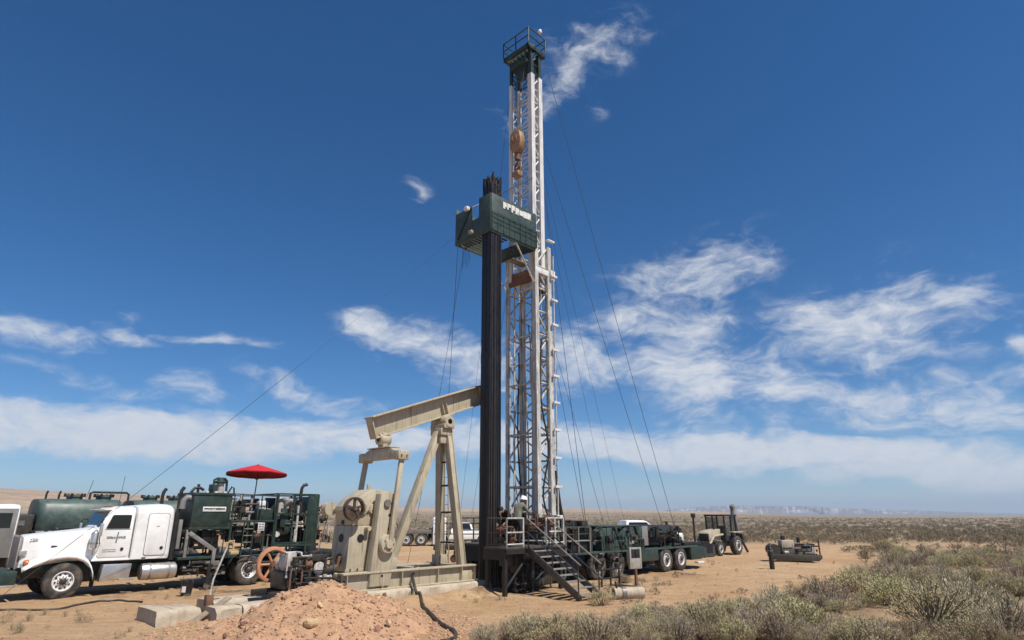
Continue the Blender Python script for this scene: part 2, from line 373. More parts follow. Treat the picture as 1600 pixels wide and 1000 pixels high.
gm = bpy.data.meshes.new('ground'); gm.from_pydata(gv, [], gf); gm.shade_smooth()
at = gm.attributes.new('veg', 'FLOAT', 'POINT'); at.data.foreach_set('value', vegv)
ground = link(bpy.data.objects.new('ground', gm)); tag(ground, kind='structure')
m = bpy.data.materials.new('desert_soil'); m.use_nodes = True; t = m.node_tree; bs = t.nodes['Principled BSDF']; bs.inputs['Roughness'].default_value = .95; bs.inputs['Specular IOR Level'].default_value = .15
def nn(tp, **kw):
    k = t.nodes.new(tp)
    for a, b in kw.items(): setattr(k, a, b)
    return k
def lk(a, b): t.links.new(a, b)
g = nn('ShaderNodeNewGeometry')
def noi(scale, det=6, rough=.6, src=None, sc=None):
    k = nn('ShaderNodeTexNoise'); k.inputs['Scale'].default_value = scale; k.inputs['Detail'].default_value = det; k.inputs['Roughness'].default_value = rough
    s = src or g.outputs['Position']
    if sc:
        mp = nn('ShaderNodeMapping'); mp.inputs['Scale'].default_value = sc; mp.inputs['Rotation'].default_value = (0, 0, R(-38)); lk(s, mp.inputs[0]); s = mp.outputs[0]
    lk(s, k.inputs['Vector']); return k.outputs[0]
def rng(x, a, b, c=0., d=1.):
    k = nn('ShaderNodeMapRange'); lk(x, k.inputs[0]); k.inputs[1].default_value = a; k.inputs[2].default_value = b; k.inputs[3].default_value = c; k.inputs[4].default_value = d; return k.outputs[0]
def mixc(f, a, b):
    k = nn('ShaderNodeMix', data_type='RGBA'); lk(f, k.inputs[0])
    for i, x in ((6, a), (7, b)):
        if isinstance(x, tuple): k.inputs[i].default_value = x + (1,)
        else: lk(x, k.inputs[i])
    return k.outputs[2]
def mth(op, a, b):
    k = nn('ShaderNodeMath', operation=op)
    for i, x in enumerate((a, b)):
        if isinstance(x, (int, float)): k.inputs[i].default_value = x
        else: lk(x, k.inputs[i])
    return k.outputs[0]
sand = mixc(rng(noi(.22, 7), .35, .68), (.43,.258,.132), (.54,.375,.215))
sand = mixc(rng(noi(2.2, 8, .7), .45, .75, 0, .55), sand, (.31,.185,.105))
sand = mixc(rng(noi(1.0, 6, .6, sc=(.3,2.8,1)), .5, .66, 0, .35), sand, (.56,.41,.265))
sand = mixc(rng(noi(1.3, 6, .6, sc=(.22,2.2,1)), .55, .7, 0, .28), sand, (.33,.20,.12))     # wheel marks along the lease road
sand = mixc(rng(noi(7, 6, .75), .5, .72, 0, .7), sand, (.27,.165,.10))
sand = mixc(rng(noi(.75, 5, .6), .55, .66, 0, .5), sand, (.34,.205,.12))
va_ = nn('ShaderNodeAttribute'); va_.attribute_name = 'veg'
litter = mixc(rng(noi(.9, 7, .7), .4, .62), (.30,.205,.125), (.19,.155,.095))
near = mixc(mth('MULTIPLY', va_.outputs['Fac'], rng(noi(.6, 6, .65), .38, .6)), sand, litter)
# far plain: bands of pale soil and grey-green scrub
sxz = nn('ShaderNodeSeparateXYZ'); lk(g.outputs['Position'], sxz.inputs[0])
scrubland = mixc(rng(noi(.010, 8, .62, sc=(1,3.2,1)), .34, .56), (.36,.255,.17), (.165,.135,.09))
barren = mixc(rng(noi(.008, 8, .62, sc=(1,3.2,1)), .40, .62), (.46,.32,.215), (.30,.215,.145))
far = mixc(rng(sxz.outputs[2], 1.5, 9), scrubland, barren)
far = mixc(rng(noi(.0032, 6, .55, sc=(.6,2.2,1)), .52, .62, 0, .7), far, (.45,.335,.225))
far = mixc(rng(noi(.14, 6, .75), .50, .62, 0, .75), far, (.12,.105,.068))
cd = nn('ShaderNodeVectorMath', operation='LENGTH'); lk(g.outputs['Position'], cd.inputs[0])
for (sx_, sy_, sr_) in ((-1.2,22.6,2.4),(1.2,23.4,2.6),(-9.5,22.5,2.2),(4.2,26.3,2.6),(-13.0,22.3,1.8),(7.5,29.3,1.6)):     # oil and water stains round the machines
    ds = nn('ShaderNodeVectorMath', operation='DISTANCE'); lk(g.outputs['Position'], ds.inputs[0]); ds.inputs[1].default_value = (sx_, sy_, 0)
    near = mixc(mth('MULTIPLY', rng(ds.outputs['Value'], sr_, sr_*.3), rng(noi(1.1, 6, .7), .42, .62, 0, .8)), near, (.10,.07,.05))
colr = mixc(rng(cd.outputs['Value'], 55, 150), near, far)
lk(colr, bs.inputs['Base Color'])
hb = mth('ADD', mth('MULTIPLY', noi(3.2, 8, .7), 1.0), mth('MULTIPLY', noi(22, 5, .7), .35))
bp = nn('ShaderNodeBump'); bp.inputs['Strength'].default_value = 1.0; bp.inputs['Distance'].default_value = .11; lk(hb, bp.inputs['Height']); lk(bp.outputs[0], bs.inputs['Normal'])
gm.materials.append(m)

# ------------------------------------------------------------------ far mesa
def mesa(name, D, prof, seed, depth=230, wht=True):
    nx = 420; x0, x1 = prof[0][0], prof[-1][0]; rows = []
    lv = [(-.02,0),(.12,.10),(.3,.2),(.42,.34),(.5,.62),(.6,.70),(.66,.94),(.8,1.0),(1.0,1.0)]
    for dd, hh in lv:
        row = []
        for i in range(nx):
            px = x0 + (x1-x0)*i/(nx-1)
            for (a, ya), (b, yb) in zip(prof, prof[1:]):
                if px <= b: py = ya + (yb-ya)*(px-a)/(b-a); break
            top = wp(px, py, D).z
            gully = fbm(px*.03+seed, dd*1.5, 4)*.5 + abs(fbm(px*.11+seed, 1, 3))*.35
            Y = D + depth*(dd + gully*.5*(1 if dd > 0 else 0))
            X = wp(px, 800, D).x*Y/D
            row.append((X, Y, max(-3, top*(hh + (.05*fbm(px*.06, hh*7+seed, 3) if 0 < dd < .8 else 0)))))
        rows.append(row)
    o = MB().sheet(rows).build(name, None, None, smooth=True); tag(o, kind='structure'); return o
mm = bpy.data.materials.new('mesa_rock'); mm.use_nodes = True; t = mm.node_tree; bs = t.nodes['Principled BSDF']; bs.inputs['Roughness'].default_value = 1; bs.inputs['Specular IOR Level'].default_value = 0
g = nn('ShaderNodeNewGeometry')
sx = nn('ShaderNodeSeparateXYZ'); lk(g.outputs['Normal'], sx.inputs[0])
ab = nn('ShaderNodeMath', operation='ABSOLUTE'); lk(sx.outputs[2], ab.inputs[0]); steep = rng(ab.outputs[0], .93, .72)
rock = mixc(rng(noi(.006, 8, .7), .4, .62), (.30,.235,.20), (.56,.50,.45))
lk(mixc(mth('MULTIPLY', steep, rng(noi(.012, 6, .6), .36, .55)), (.17,.145,.125), rock), bs.inputs['Base Color'])
ms = mesa('mesa', 5200, [(960,806),(1010,801),(1060,794.5),(1100,791),(1150,789.5),(1210,790),(1260,790.5),(1300,793),(1350,794.5),(1430,797),(1500,800),(1600,802.5),(1750,805),(2100,807)], 2.0)
ms.data.materials.append(mm)
ms2 = mesa('hills', 4300, [(1230,808),(1300,806.5),(1380,806),(1500,806.5),(1640,806),(1900,807),(2200,808)], 9.0, depth=150); ms2.data.materials.append(mm)
# the air: pale even haze round everything
hz = MB().box(-9500, 9500, -600, 9500, -12, 175).build('haze', None, None, smooth=False); tag(hz, kind='stuff')
hm = bpy.data.materials.new('haze_air'); hm.use_nodes = True; hm.node_tree.nodes.clear()
ho = hm.node_tree.nodes.new('ShaderNodeOutputMaterial'); hv = hm.node_tree.nodes.new('ShaderNodeVolumePrincipled')
hv.inputs['Color'].default_value = (.72, .84, 1.0, 1); hv.inputs['Density'].default_value = 1.9e-4; hv.inputs['Anisotropy'].default_value = .1
hm.node_tree.links.new(hv.outputs[0], ho.inputs['Volume']); hz.data.materials.append(hm)
tag(hz, 'pale blue desert haze filling the air', 'haze')

# ------------------------------------------------------------------ wheels
_wm = {}
def wheel(parent, x, y, z, r=.53, w=.28, rim='rim', side=-1, dual=False, name='wheel', dish=None):
    """axle along y; y is the outer face; side -1 faces -y"""
    key = (r, w, rim, side, dual)
    if key not in _wm:
        k = r/.53; s = side
        ty = MB(); prof = [(.285,.06),(.31,.0),(.36,-.015),(.44,.0),(.50,.015),(.525,.05),(.53,.075),(.515,.08),(.515,.09),(.53,.095),(.53,.135),(.515,.14),(.515,.15),(.53,.155),(.53,.20),(.525,.23),(.50,.26),(.36,.28),(.30,.24)]
        ty.lathe([(a*k, b*w/.28) for a, b in prof], (0,0,0), (0,-s,0), 36)
        # tread blocks
        for i in range(48):
            t_ = 2*math.pi*i/48; c, q = math.cos(t_), math.sin(t_)
            ty.beam((c*.528*k, -s*.03*w/.28, q*.528*k), (c*.528*k, -s*.22*w/.28, q*.528*k), .035*k, .018*k, up=(c,0,q))
        if dual: ty.lathe([(a*k, (b+.34)*w/.28) for a, b in prof], (0,0,0), (0,-s,0), 36)
        tm = ty.mesh('tyre', MT['rubber'])
        d = .17 if dual else -.0
        pr = [(.30,.02),(.295,.0),(.27,.0),(.262,.03),(.245,.06+d*.6),(.21,.05+d*.75),(.16,.03+d*.8),(.13,.02+d*.8),(.10,.0+d*.6)] if not dual else [(.30,.02),(.295,.0),(.275,.0),(.265,.05),(.255,.13),(.20,.16),(.13,.15),(.12,.10)]
        rm = MB().lathe([(a*k, b*w/.28) for a, b in pr], (0,0,0), (0,-s,0), 32).mesh('rim', MT[rim])
        hb_ = MB().lathe([(.105*k,.10 if dual else .0),(.10*k,-.03),(.06*k,-.06),(0,-.065)], (0,0,0), (0,-s,0), 18)
        for i in range(10):
            t_ = 2*math.pi*i/10; c, q = math.cos(t_)*.135*k, math.sin(t_)*.135*k
            dd = .14 if dual else .03
            hb_.cyl((c, -s*dd, q), (c, -s*(dd-.05), q), .016*k, n=6)
        hm_ = hb_.mesh('hub', MT['grease'])
        ho_ = MB()
        for i in range(10):
            t_ = 2*math.pi*(i+.5)/10; c, q = math.cos(t_)*.205*k, math.sin(t_)*.205*k
            dd = .155 if dual else .043
            ho_.cyl((c, -s*(dd+.03), q), (c, -s*(dd-.012), q), .028*k, n=10)
        vm_ = ho_.mesh('vent_holes', MT['black'])
        _wm[key] = (tm, rm, hm_, vm_)
    tm, rm, hm_, vm_ = _wm[key]
    o = link(bpy.data.objects.new(name, rm), parent); o.location = (x, y, z); o.rotation_euler = (0, random.random()*6, 0)
    for nm, me in (('tyre', tm), ('hub', hm_), ('vent_hole_ring', vm_)): link(bpy.data.objects.new(nm, me), o)
    return o
random.seed(7)
def clutter(parent, bx, seed, npipe=8, nbox=5, ncan=4, mats=('grease','black','steel'), pr=(.02,.05)):
    """pipework, valves, housings and canisters filling a machinery bay, each its own part"""
    q = random.Random(seed); x0,x1,y0,y1,z0,z1 = bx
    U_ = q.uniform
    for i in range(nbox):
        w, d, h = U_(.12,.34)*(x1-x0), U_(.25,.6)*(y1-y0), U_(.15,.5)*(z1-z0); cx = U_(x0+w/2, x1-w/2); cy = U_(y0+d/2, y1-d/2); zz = U_(z0, z1-h)
        o = B('machine_housing', MT[q.choice(mats)], parent, cx-w/2,cx+w/2,cy-d/2,cy+d/2,zz,zz+h, bevel=.02)
    for i in range(ncan):
        r = U_(.05,.16); l = U_(.15,.5); cx = U_(x0+r,x1-r); cy = U_(y0,y0+(y1-y0)*.5); cz = U_(z0+r,z1-r)
        ax = q.choice([(l,0,0),(0,0,l),(0,l,0)]); p = Vector((cx,cy,cz)); e = p+Vector(ax); e.z = min(e.z, z1); e.x = min(e.x, x1)
        m_ = MB().cyl(p, e, r, n=14); d = (e-p).normalized(); m_.cyl(p+d*.02, p+d*.05, r*1.15, n=14).cyl(e-d*.06, e-d*.03, r*1.15, n=14)
        m_.build('canister', MT[q.choice(mats)], parent)
    for i in range(npipe):
        p = Vector((U_(x0,x1),U_(y0,y0+(y1-y0)*.4),U_(z0,z1))); pts = [p.copy()]
        for k in range(q.randint(2,4)):
            ax = q.randint(0,2); p = p.copy(); lo,hi = ((x0,x1),(y0,y1),(z0,z1))[ax]
            p[ax] = min(hi, max(lo, p[ax]+q.choice([-1,1])*U_(.2,.7)*min(1.2,(hi-lo))))
            if (p-pts[-1]).length > .06: pts.append(p)
        if len(pts) < 2: continue
        r = U_(*pr); m_ = MB()
        fine = [pts[0]]
        for k in range(1, len(pts)-1):
            a = (pts[k-1]-pts[k]).normalized(); b = (pts[k+1]-pts[k]).normalized(); e = min(.08, (pts[k-1]-pts[k]).length*.4, (pts[k+1]-pts[k]).length*.4)
            fine += [pts[k]+a*e, pts[k]+(a+b)*e*.25, pts[k]+b*e]
        fine.append(pts[-1]); m_.tube(fine, r, 8)
        d = (fine[1]-fine[0]).normalized(); m_.cyl(fine[0], fine[0]+d*.04, r*1.8, n=10)
        m_.build('pipe', MT[q.choice(mats)], parent)
def lettering(name, parent, f, n, h, w, mat, seed, t=.012):
    """a row of blurred letter shapes; f(u,v,d) gives the place u along, v up, d out"""
    q = random.Random(seed); m_ = MB()
    cw = w/n
    def st(u0,u1,v0,v1):
        vs = [f(u,v,d) for d in (.004,t) for u,v in ((u0,v0),(u1,v0),(u1,v1),(u0,v1))]
        m_.add(vs, [(0,1,2,3),(7,6,5,4),(0,4,5,1),(1,5,6,2),(2,6,7,3),(3,7,4,0)])
    for i in range(n):       # worn, unreadable characters: solid lumps with a nick or two
        a = i*cw; b = a+cw*q.uniform(.86,1.0); h0 = h*q.uniform(0,.16); h1 = h*q.uniform(.86,1.04)
        c = a+(b-a)*q.uniform(.3,.7); e = h0+(h1-h0)*q.uniform(.3,.6)
        st(a,c,h0,h1); st(c,b,e if q.random()<.5 else h0,h1 if q.random()<.7 else e+(h1-e)*.6)
        if q.random() < .6: st(c-(c-a)*.3,b,h0+h*.05,h0+h*.3)
    return m_.build(name, mat, parent, smooth=False)
# ------------------------------------------------------------------ white pump truck
TR = empty('pump_truck', Vector((-14.05,20.81,0)) - NR*1.25, RZ, 'white long-nosed truck with sleeper cab carrying dark green pumping machinery', 'truck')
w_, g_ = MT['white'], MT['green']
B('frame_rail', g_, TR, -1.15,8.75,-.48,-.38,.72,.98); B('frame_rail', g_, TR, -1.15,8.75,.38,.48,.72,.98)
for x in (-.9,.9,2.2,3.4,4.8,6.5,8.6): B('crossmember', MT['black'], TR, x-.06,x+.06,-.38,.38,.76,.94)
# bumper
m_ = MB().prism([(-1.62,.5),(-1.62,.84),(-1.5,.88),(-1.2,.88),(-1.2,.5)], -1.2, 1.2); bmp = m_.build('bumper', MT['green'], TR, .02)
for y in (-.7,.7): T_('tow_hook', MT['steel'], bmp, [(-1.62,y,.6),(-1.74,y,.6),(-1.76,y,.68),(-1.70,y,.74),(-1.62,y,.74)], .02)
B('step_bar', MT['alu'], bmp, -1.66,-1.2,-1.24,-1.205,.46,.50, bevel=.008)
# hood: cross-sections from grille to cowl
def hsec(x, hw, zt, zb, k=.16, bul=.0):
    p = []
    for s in (-1, 1):
        c = [(hw+bul, zb), (hw+bul*.6, zb+(zt-zb)*.45), (hw, zt-k*1.1), (hw-k*.12, zt-k*.55), (hw-k*.5, zt-k*.12), (hw-k*1.3, zt+.0), (hw*.4, zt+.03)]
        if s < 0: p += [(x,-a,b) for a, b in c]
        else: p += [(x,a,b) for a, b in reversed(c)]
    return p
hood = MB().loft([hsec(-1.14,.62,1.83,.95,.12), hsec(-1.08,.66,1.87,.95,.13), hsec(-.5,.76,1.94,1.02,.16,.03), hsec(.1,.84,2.0,1.1,.17,.03), hsec(.72,.93,2.07,1.1,.17)]).build('hood', w_, TR, 0)
B('hood_seam', MT['trim'], hood, .705,.725,-.935,-.925,1.25,1.95, bevel=0)
B('hood_latch', MT['black'], hood, -.42,-.2,-.805,-.775,1.52,1.575)
lettering('hood_badge', hood, lambda u,v,d: (-.98+u,-.69-.10*(u+.1)-d-.015,1.75+v), 3, .05, .2, MT['trim'], 3)
gr = B('grille', MT['tongue'], TR, -1.2,-1.145,-.6,.6,.92,1.84)
m_ = MB()
m_.box(-1.235,-1.20,-.64,-.58,.9,1.88); m_.box(-1.235,-1.20,.58,.64,.9,1.88); m_.box(-1.235,-1.20,-.64,.64,1.84,1.9); m_.build('grille_surround', MT['alu'], gr, .01)
for i in range(9): B('grille_bar', MT['alu'], gr, -1.225,-1.20,-.56+i*.14-.012,-.56+i*.14+.012,.94,1.83, bevel=0)
# fenders
for s in (-1, 1):
    path = [(-1.12,.90),(-1.0,.98),(-.8,1.10),(-.55,1.21),(-.3,1.275),(0,1.30),(.25,1.275),(.45,1.19),(.6,1.06),(.7,.9),(.77,.72),(.8,.55)]
    sh = []
    for i, (x, z) in enumerate(path):
        t_ = i/(len(path)-1); inn = .70 + .22*t_
        sh.append([(x,s*1.19,z-.12 if .1<t_<.75 else z-.04),(x,s*1.225,z-.05),(x,s*1.2,z+.015),(x,s*1.1,z+.05),(x,s*inn,z+(.13 if t_<.6 else .05))])
    fe = MB().sheet(sh).build('fender', w_, TR, 0, ang=60)
    sm = fe.modifiers.new('thickness','SOLIDIFY'); sm.thickness = .025; sm.offset = 0
    lamp = MB().lathe([(.0,-.075),(.07,-.065),(.105,-.03),(.115,.03),(.10,.07)], (-1.02,s*1.0,1.08), (1,-.25*s*-1,.15), 18).build('turn_lamp', MT['amber'], fe)
    B('headlight', MT['alu'], TR, -1.2,-1.0,s*.66-.06,s*.66+.1*s+.06*s if s>0 else s*.66+.06,1.28,1.46, bevel=.03)
    B('mud_flap', MT['black'], TR, .83,.85,s*1.2-(.0 if s<0 else .45),s*1.2+(.45 if s<0 else .0),.28,.62, bevel=0)
# cab shell
def csec(x, zb, zt, hw, k=.14):
    c = [(hw,zb),(hw,zb+.3),(hw,zt-.55),(hw-.02,zt-.25),(hw-.05,zt-k),(hw-.09,zt-k*.4),(hw-.18,zt-.02),(hw*.5,zt+.035)]
    return [(x,-a,b) for a,b in c] + [(x,a,b) for a,b in reversed(c)]
cab = MB().loft([csec(.72,1.12,2.10,.98,.1), csec(.80,1.1,2.16,1.02,.1), csec(1.02,1.1,2.66,1.03), csec(1.10,1.1,2.72,1.03), csec(1.45,1.1,2.77,1.03), csec(1.76,1.1,2.77,1.03)]).build('cab', w_, TR, 0, ang=40)
ws = MB(); ws.add([(.770,-.86,2.13),(.770,.86,2.13),(1.0,.86,2.62),(1.0,-.86,2.62)], [(0,1,2,3)]); ws.add([(.760,-.86,2.14),(.760,.86,2.14),(.99,.86,2.63),(.99,-.86,2.63)], [(0,1,2,3)])
ws.build('windshield', MT['glass'], cab, smooth=False)
B('sun_visor', MT['white'], cab, .82,1.06,-.95,.95,2.665,2.70)
B('roof_lamp_bar', MT['amber'], cab, 1.12,1.18,-.5,.5,2.765,2.81)
for s in (-1, 1):
    y = s*1.035
    dr = MB().prism([(.88,1.17),(1.70,1.17),(1.74,1.24),(1.74,2.5),(1.70,2.56),(1.06,2.56),(1.0,2.5),(.82,2.05),(.82,1.24)], y-.012, y+.012).build('door', w_, TR, .008)
    MB().prism([(.97,2.07),(1.64,2.07),(1.655,2.09),(1.66,2.48),(1.63,2.51),(1.12,2.51),(1.085,2.48),(.955,2.10)], y+s*.014-.006, y+s*.014+.006).build('window_glass', MT['glass'], dr, 0)
    MB().prism([(.93,2.035),(1.69,2.035),(1.69,2.06),(.93,2.06)], y+s*.012-.006, y+s*.012+.006).build('window_sill', MT['trim'], dr, 0)
    C_('door_handle', MT['black'], dr, (1.52,y+s*.01,1.42), (1.52,y+s*.035,1.42), .05)
    MB().prism([(1.755,1.14),(1.775,1.14),(1.815,2.56),(1.795,2.56)], y-.02, y+.006*s+(0 if s<0 else .012)).build('door_seam', MT['trim'], dr, 0, smooth=False)
    if s < 0:
        lettering('door_lettering', dr, lambda u,v,d: (1.02+u,y-.012-d*.4,1.74+v), 8, .085, .56, MT['trim'], 5)
        lettering('door_small_print', dr, lambda u,v,d: (.95+u,y-.012-d*.4,1.33+v), 11, .03, .4, MT['trim'], 8)
        lettering('door_small_print', dr, lambda u,v,d: (.95+u,y-.012-d*.4,1.39+v), 11, .03, .4, MT['trim'], 9)
        em = MB(); em.prism([(1.285,1.62),(1.31,1.60),(1.335,1.62),(1.36,1.93),(1.345,1.98),(1.32,1.95)], y-.017, y-.013).build('door_emblem', MT['trim'], dr, 0, smooth=False)
    # mirror
    mi = T_('mirror_arm', MT['black'], TR, [(.85,s*1.03,2.35),(.78,s*1.28,2.38),(.74,s*1.36,2.3),(.74,s*1.36,1.75),(.80,s*1.2,1.62),(.86,s*1.03,1.6)], .014)
    B('mirror', MT['alu'], mi, .70,.77,s*1.36-.09,s*1.36+.09,1.84,2.24, bevel=.02)
    # air cleaner on the cowl
    ac = MB().lathe([(0,.0),(.07,.0),(.12,.06),(.12,.5),(.10,.55),(.05,.58),(.05,.62)], (.66,s*1.1,1.42), (0,0,1), 18).build('air_cleaner', MT['alu'], TR)
    MB().lathe([(.123,.18),(.127,.18),(.127,.23),(.123,.23)], (.66,s*1.1,1.42), (0,0,1), 18).build('clamp_band', MT['trim'], ac)
B('cab_skirt', w_, TR, .70,3.0,-1.04,-.9,1.06,1.12); B('cab_skirt', w_, TR, .70,3.0,.9,1.04,1.06,1.12)
# sleeper
def ssec(x, zb, zt, hw, k=.16):
    c = [(hw,zb),(hw,zb+.4),(hw,zt-.6),(hw,zt-.3),(hw-.02,zt-k),(hw-.06,zt-k*.45),(hw-.16,zt-.02),(hw*.5,zt+.03)]
    return [(x,-a,b) for a,b in c] + [(x,a,b) for a,b in reversed(c)]
sl_ = MB().loft([ssec(1.80,1.08,2.76,1.06), ssec(1.84,1.08,2.80,1.10), ssec(2.6,1.08,2.86,1.10), ssec(2.88,1.08,2.84,1.10), ssec(3.0,1.10,2.76,1.05), ssec(3.03,1.14,2.66,1.0)]).build('sleeper', w_, TR, 0, ang=40)
for s in (-1, 1):
    y = s*1.105
    ho_ = MB()
    def rr(x0,x1,z0,z1,r):
        return arc((x1-r,z1-r),r,0,90,4,lambda a,b:(a,b))+arc((x0+r,z1-r),r,90,180,4,lambda a,b:(a,b))+arc((x0+r,z0+r),r,180,270,4,lambda a,b:(a,b))+arc((x1-r,z0+r),r,270,360,4,lambda a,b:(a,b))
    MB().prism(rr(2.17,2.87,1.17,2.57,.1), y-.006, y+.006).build('hatch_gap', MT['trim'], sl_, 0, smooth=False)
    hd = MB().prism(rr(2.19,2.85,1.19,2.55,.09), y-.014, y+.014).build('luggage_door', w_, sl_, .006)
    C_('latch', MT['black'], sl_, (2.72,y,1.42), (2.72,y+s*.03,1.42), .055); B('badge', MT['trim'], sl_, 2.47,2.57,y-.018,y+.018,2.12,2.145, bevel=0)
    B('marker_lamp', MT['black'], sl_, 2.15,2.28,y-.015,y+.015,1.10,1.13, bevel=0)
    # steps and tanks
    sb = MB().prism([(.98,.44),(1.84,.50),(1.87,.95),(1.04,.95)], s*1.2 if s<0 else .75, -.75 if s<0 else 1.2).build('battery_box', MT['alu'], TR, .015)
    B('step_tread', MT['alu'], sb, 1.55,1.98,s*1.22-(0 if s<0 else .2),s*1.22+(.2 if s<0 else 0),.45,.49)
    ft = MB().lathe([(0,0),(.2,0),(.26,.03),(.27,.08),(.27,1.07),(.26,1.12),(.2,1.15),(0,1.15)], (2.2,s*.94,.66), (1,0,0), 26).build('fuel_tank', MT['alu'], TR, 0)
    for xx in (2.45,3.05): MB().lathe([(.272,0),(.279,0),(.279,.06),(.272,.06)], (xx,s*.94,.66), (1,0,0), 26).build('tank_strap', MT['trim'], ft)
B('cab_underside', MT['black'], TR, .8,3.2,-.75,.75,.95,1.07); B('gearbox', MT['grease'], TR, .3,2.4,-.35,.35,.45,.72)
B('engine_block', MT['grease'], TR, -.95,.6,-.4,.4,.6,1.1)
for s in (-1, 1):
    st = C_('exhaust_stack', MT['black'], TR, (3.14,s*.95,1.0), (3.14,s*.95,2.6), .09)
    T_('stack_tip', MT['black'], st, [(3.14,s*.95,2.6),(3.14,s*.95,3.2),(3.16,s*.95,3.35),(3.24,s*.95,3.48)], .065)
T_('whip_antenna', MT['black'], TR, [(1.7,.95,2.7),(1.76,1.0,3.9)], .008)
B('bulkhead', MT['tongue'], TR, 3.2,3.32,-1.1,1.0,1.35,2.35)
# wheels
random.seed(3)
for s in (-1, 1):
    wheel(TR, 0, s*1.22, .525, side=s, rim='rim')
    wheel(TR, 5.9, s*1.22, .525, side=s, rim='rim', dual=True); wheel(TR, 7.25, s*1.22, .525, side=s, rim='rim', dual=True)
    fl = [(5.1,.75),(5.2,1.0),(5.45,1.17),(5.9,1.23),(6.3,1.20),(6.55,1.13),(6.8,1.18),(7.25,1.23),(7.7,1.17),(7.95,1.0),(8.05,.75)]
    gd = MB().sheet([[(x,s*1.26,z),(x,s*.6,z)] for x,z in fl]).build('mudguard', g_, TR, 0, ang=60); md = gd.modifiers.new('thickness','SOLIDIFY'); md.thickness=.02
for x in (0,5.9,7.25): C_('axle', MT['grease'], TR, (x,-1.0,.525), (x,1.0,.525), .08)
# green housing box behind the cab
bx = B('green_housing', g_, TR, 3.52,4.92,-1.25,.4,2.03,3.28, bevel=.03)
B('housing_lip', g_, bx, 3.49,4.95,-1.275,.42,3.20,3.30); B('housing_lip', g_, bx, 3.49,4.95,-1.275,.42,2.0,2.07)
pl_ = B('name_plate', MT['rim'], bx, 3.88,4.72,-1.272,-1.252,2.63,2.80, bevel=.004)
lettering('plate_print', pl_, lambda u,v,d: (3.93+u,-1.271-d*.5,2.69+v), 11, .07, .75, MT['green2'], 12)
bpath = [(3.54,-1.0,3.1),(3.36,-1.0,3.12),(3.26,-1.0,3.0),(3.24,-1.0,2.72)]
T_('exhaust_elbow', MT['tongue'], TR, bpath, .11, 12)
T_('radiator_hose', MT['black'], TR, [(3.5,-.9,3.3),(3.62,-.9,3.46),(3.8,-.9,3.48),(3.95,-.9,3.40)], .05)
C_('breather', MT['black'], TR, (3.85,-.6,3.28), (3.85,-.6,3.62), .05)
# valve stack on top of the housing
vt = C_('valve_body', MT['grime'], TR, (4.55,-.85,3.28), (4.55,-.85,3.66), .13)
B('valve_block', MT['green'], vt, 4.22,4.42,-1.0,-.6,3.30,3.62); MB().lathe([(.02,0),(.2,.0),(.22,.05),(.14,.12),(.06,.2),(0,.2)], (4.55,-.85,3.66), (0,0,1), 16).build('valve_cap', MT['green'], vt)
T_('valve_pipe', MT['green'], vt, [(4.3,-.85,3.6),(4.3,-.85,3.78),(4.4,-.85,3.84),(4.7,-.85,3.84),(4.78,-.85,3.76),(4.80,-.85,3.3)], .045)
T_('valve_pipe', MT['black'], vt, [(4.85,-.9,3.3),(4.98,-.9,3.55),(5.06,-.9,3.5),(5.1,-.9,3.25)], .03)
for i in range(3): C_('white_fitting', MT['rim'], TR, (4.0+i*.33,-1.1,3.28), (4.0+i*.33,-1.1,3.36), .07)
# machinery bay below the housing
B('dark_underside_fill', MT['black'], TR, 3.4,5.1,-.6,.9,.42,.98); B('dark_underside_fill', MT['black'], TR, 7.95,8.7,-.7,.9,.45,.98); B('bay_floor', g_, TR, 3.3,8.75,-1.2,1.2,.98,1.08)  # the two black boxes are added as deep shade under the machinery
clutter(TR, (3.4,5.3,-1.1,.9,1.08,2.0), 21, 14, 7, 7)
B('brace', MT['tongue'], TR, 3.45,3.55,-1.22,-1.12,1.05,2.0)
MB().beam((3.55,-1.2,1.9),(4.55,-1.2,1.25),.1,.14).build('brace', MT['tongue'], TR, .01); MB().beam((4.5,-1.2,1.3),(4.5,-1.2,.8),.12,.12).build('brace', MT['tongue'], TR, .01)
clutter(TR, (3.5,5.1,-1.2,.2,.35,.95), 22, 8, 4, 4)
# operator deck with rails, ladder
dk = B('operator_deck', g_, TR, 4.95,6.75,-1.25,1.2,2.24,2.32)
for x in (5.0,5.65,6.3,6.7): rod('deck_post', (x,-1.2,1.08), (x,-1.2,2.24), .04, MT['green'], dk, True)
for x in (5.02,5.32,6.1,6.7): rod('rail_post', (x,-1.2,2.32), (x,-1.2,3.28), .022, MT['green'], dk)
rod('hand_rail', (5.02,-1.2,3.28), (6.7,-1.2,3.22), .02, MT['green'], dk); rod('hand_rail', (5.02,-1.2,2.8), (5.35,-1.2,2.8), .018, MT['green'], dk)
for x in (5.02,6.7): rod('rail_post', (x,1.15,2.32), (x,1.15,3.28), .022, MT['green'], dk)
rod('hand_rail', (5.02,1.15,3.28), (6.7,1.15,3.28), .02, MT['green'], dk)
for i, x in enumerate((5.08,5.2,5.42,5.55,5.85,5.98)):
    o = MB().cyl((x,-.75+.2*(i%2),2.32),(x+.04,-.75+.2*(i%2),3.0+.15*(i%3)),.045).build('control_lever_pipe', MT['grime'] if i%2 else MT['rimgrey'], TR)
B('console', g_, TR, 6.0,6.65,-1.1,-.5,2.32,2.72); B('white_drum', MT['rim'], TR, 6.12,6.4,-.95,-.6,2.72,3.05, bevel=.05)
ld = MB().beam((5.48,-1.28,2.24),(5.42,-1.36,.95),.05,.04).beam((5.86,-1.28,2.24),(5.80,-1.36,.95),.05,.04).build('ladder', g_, TR)
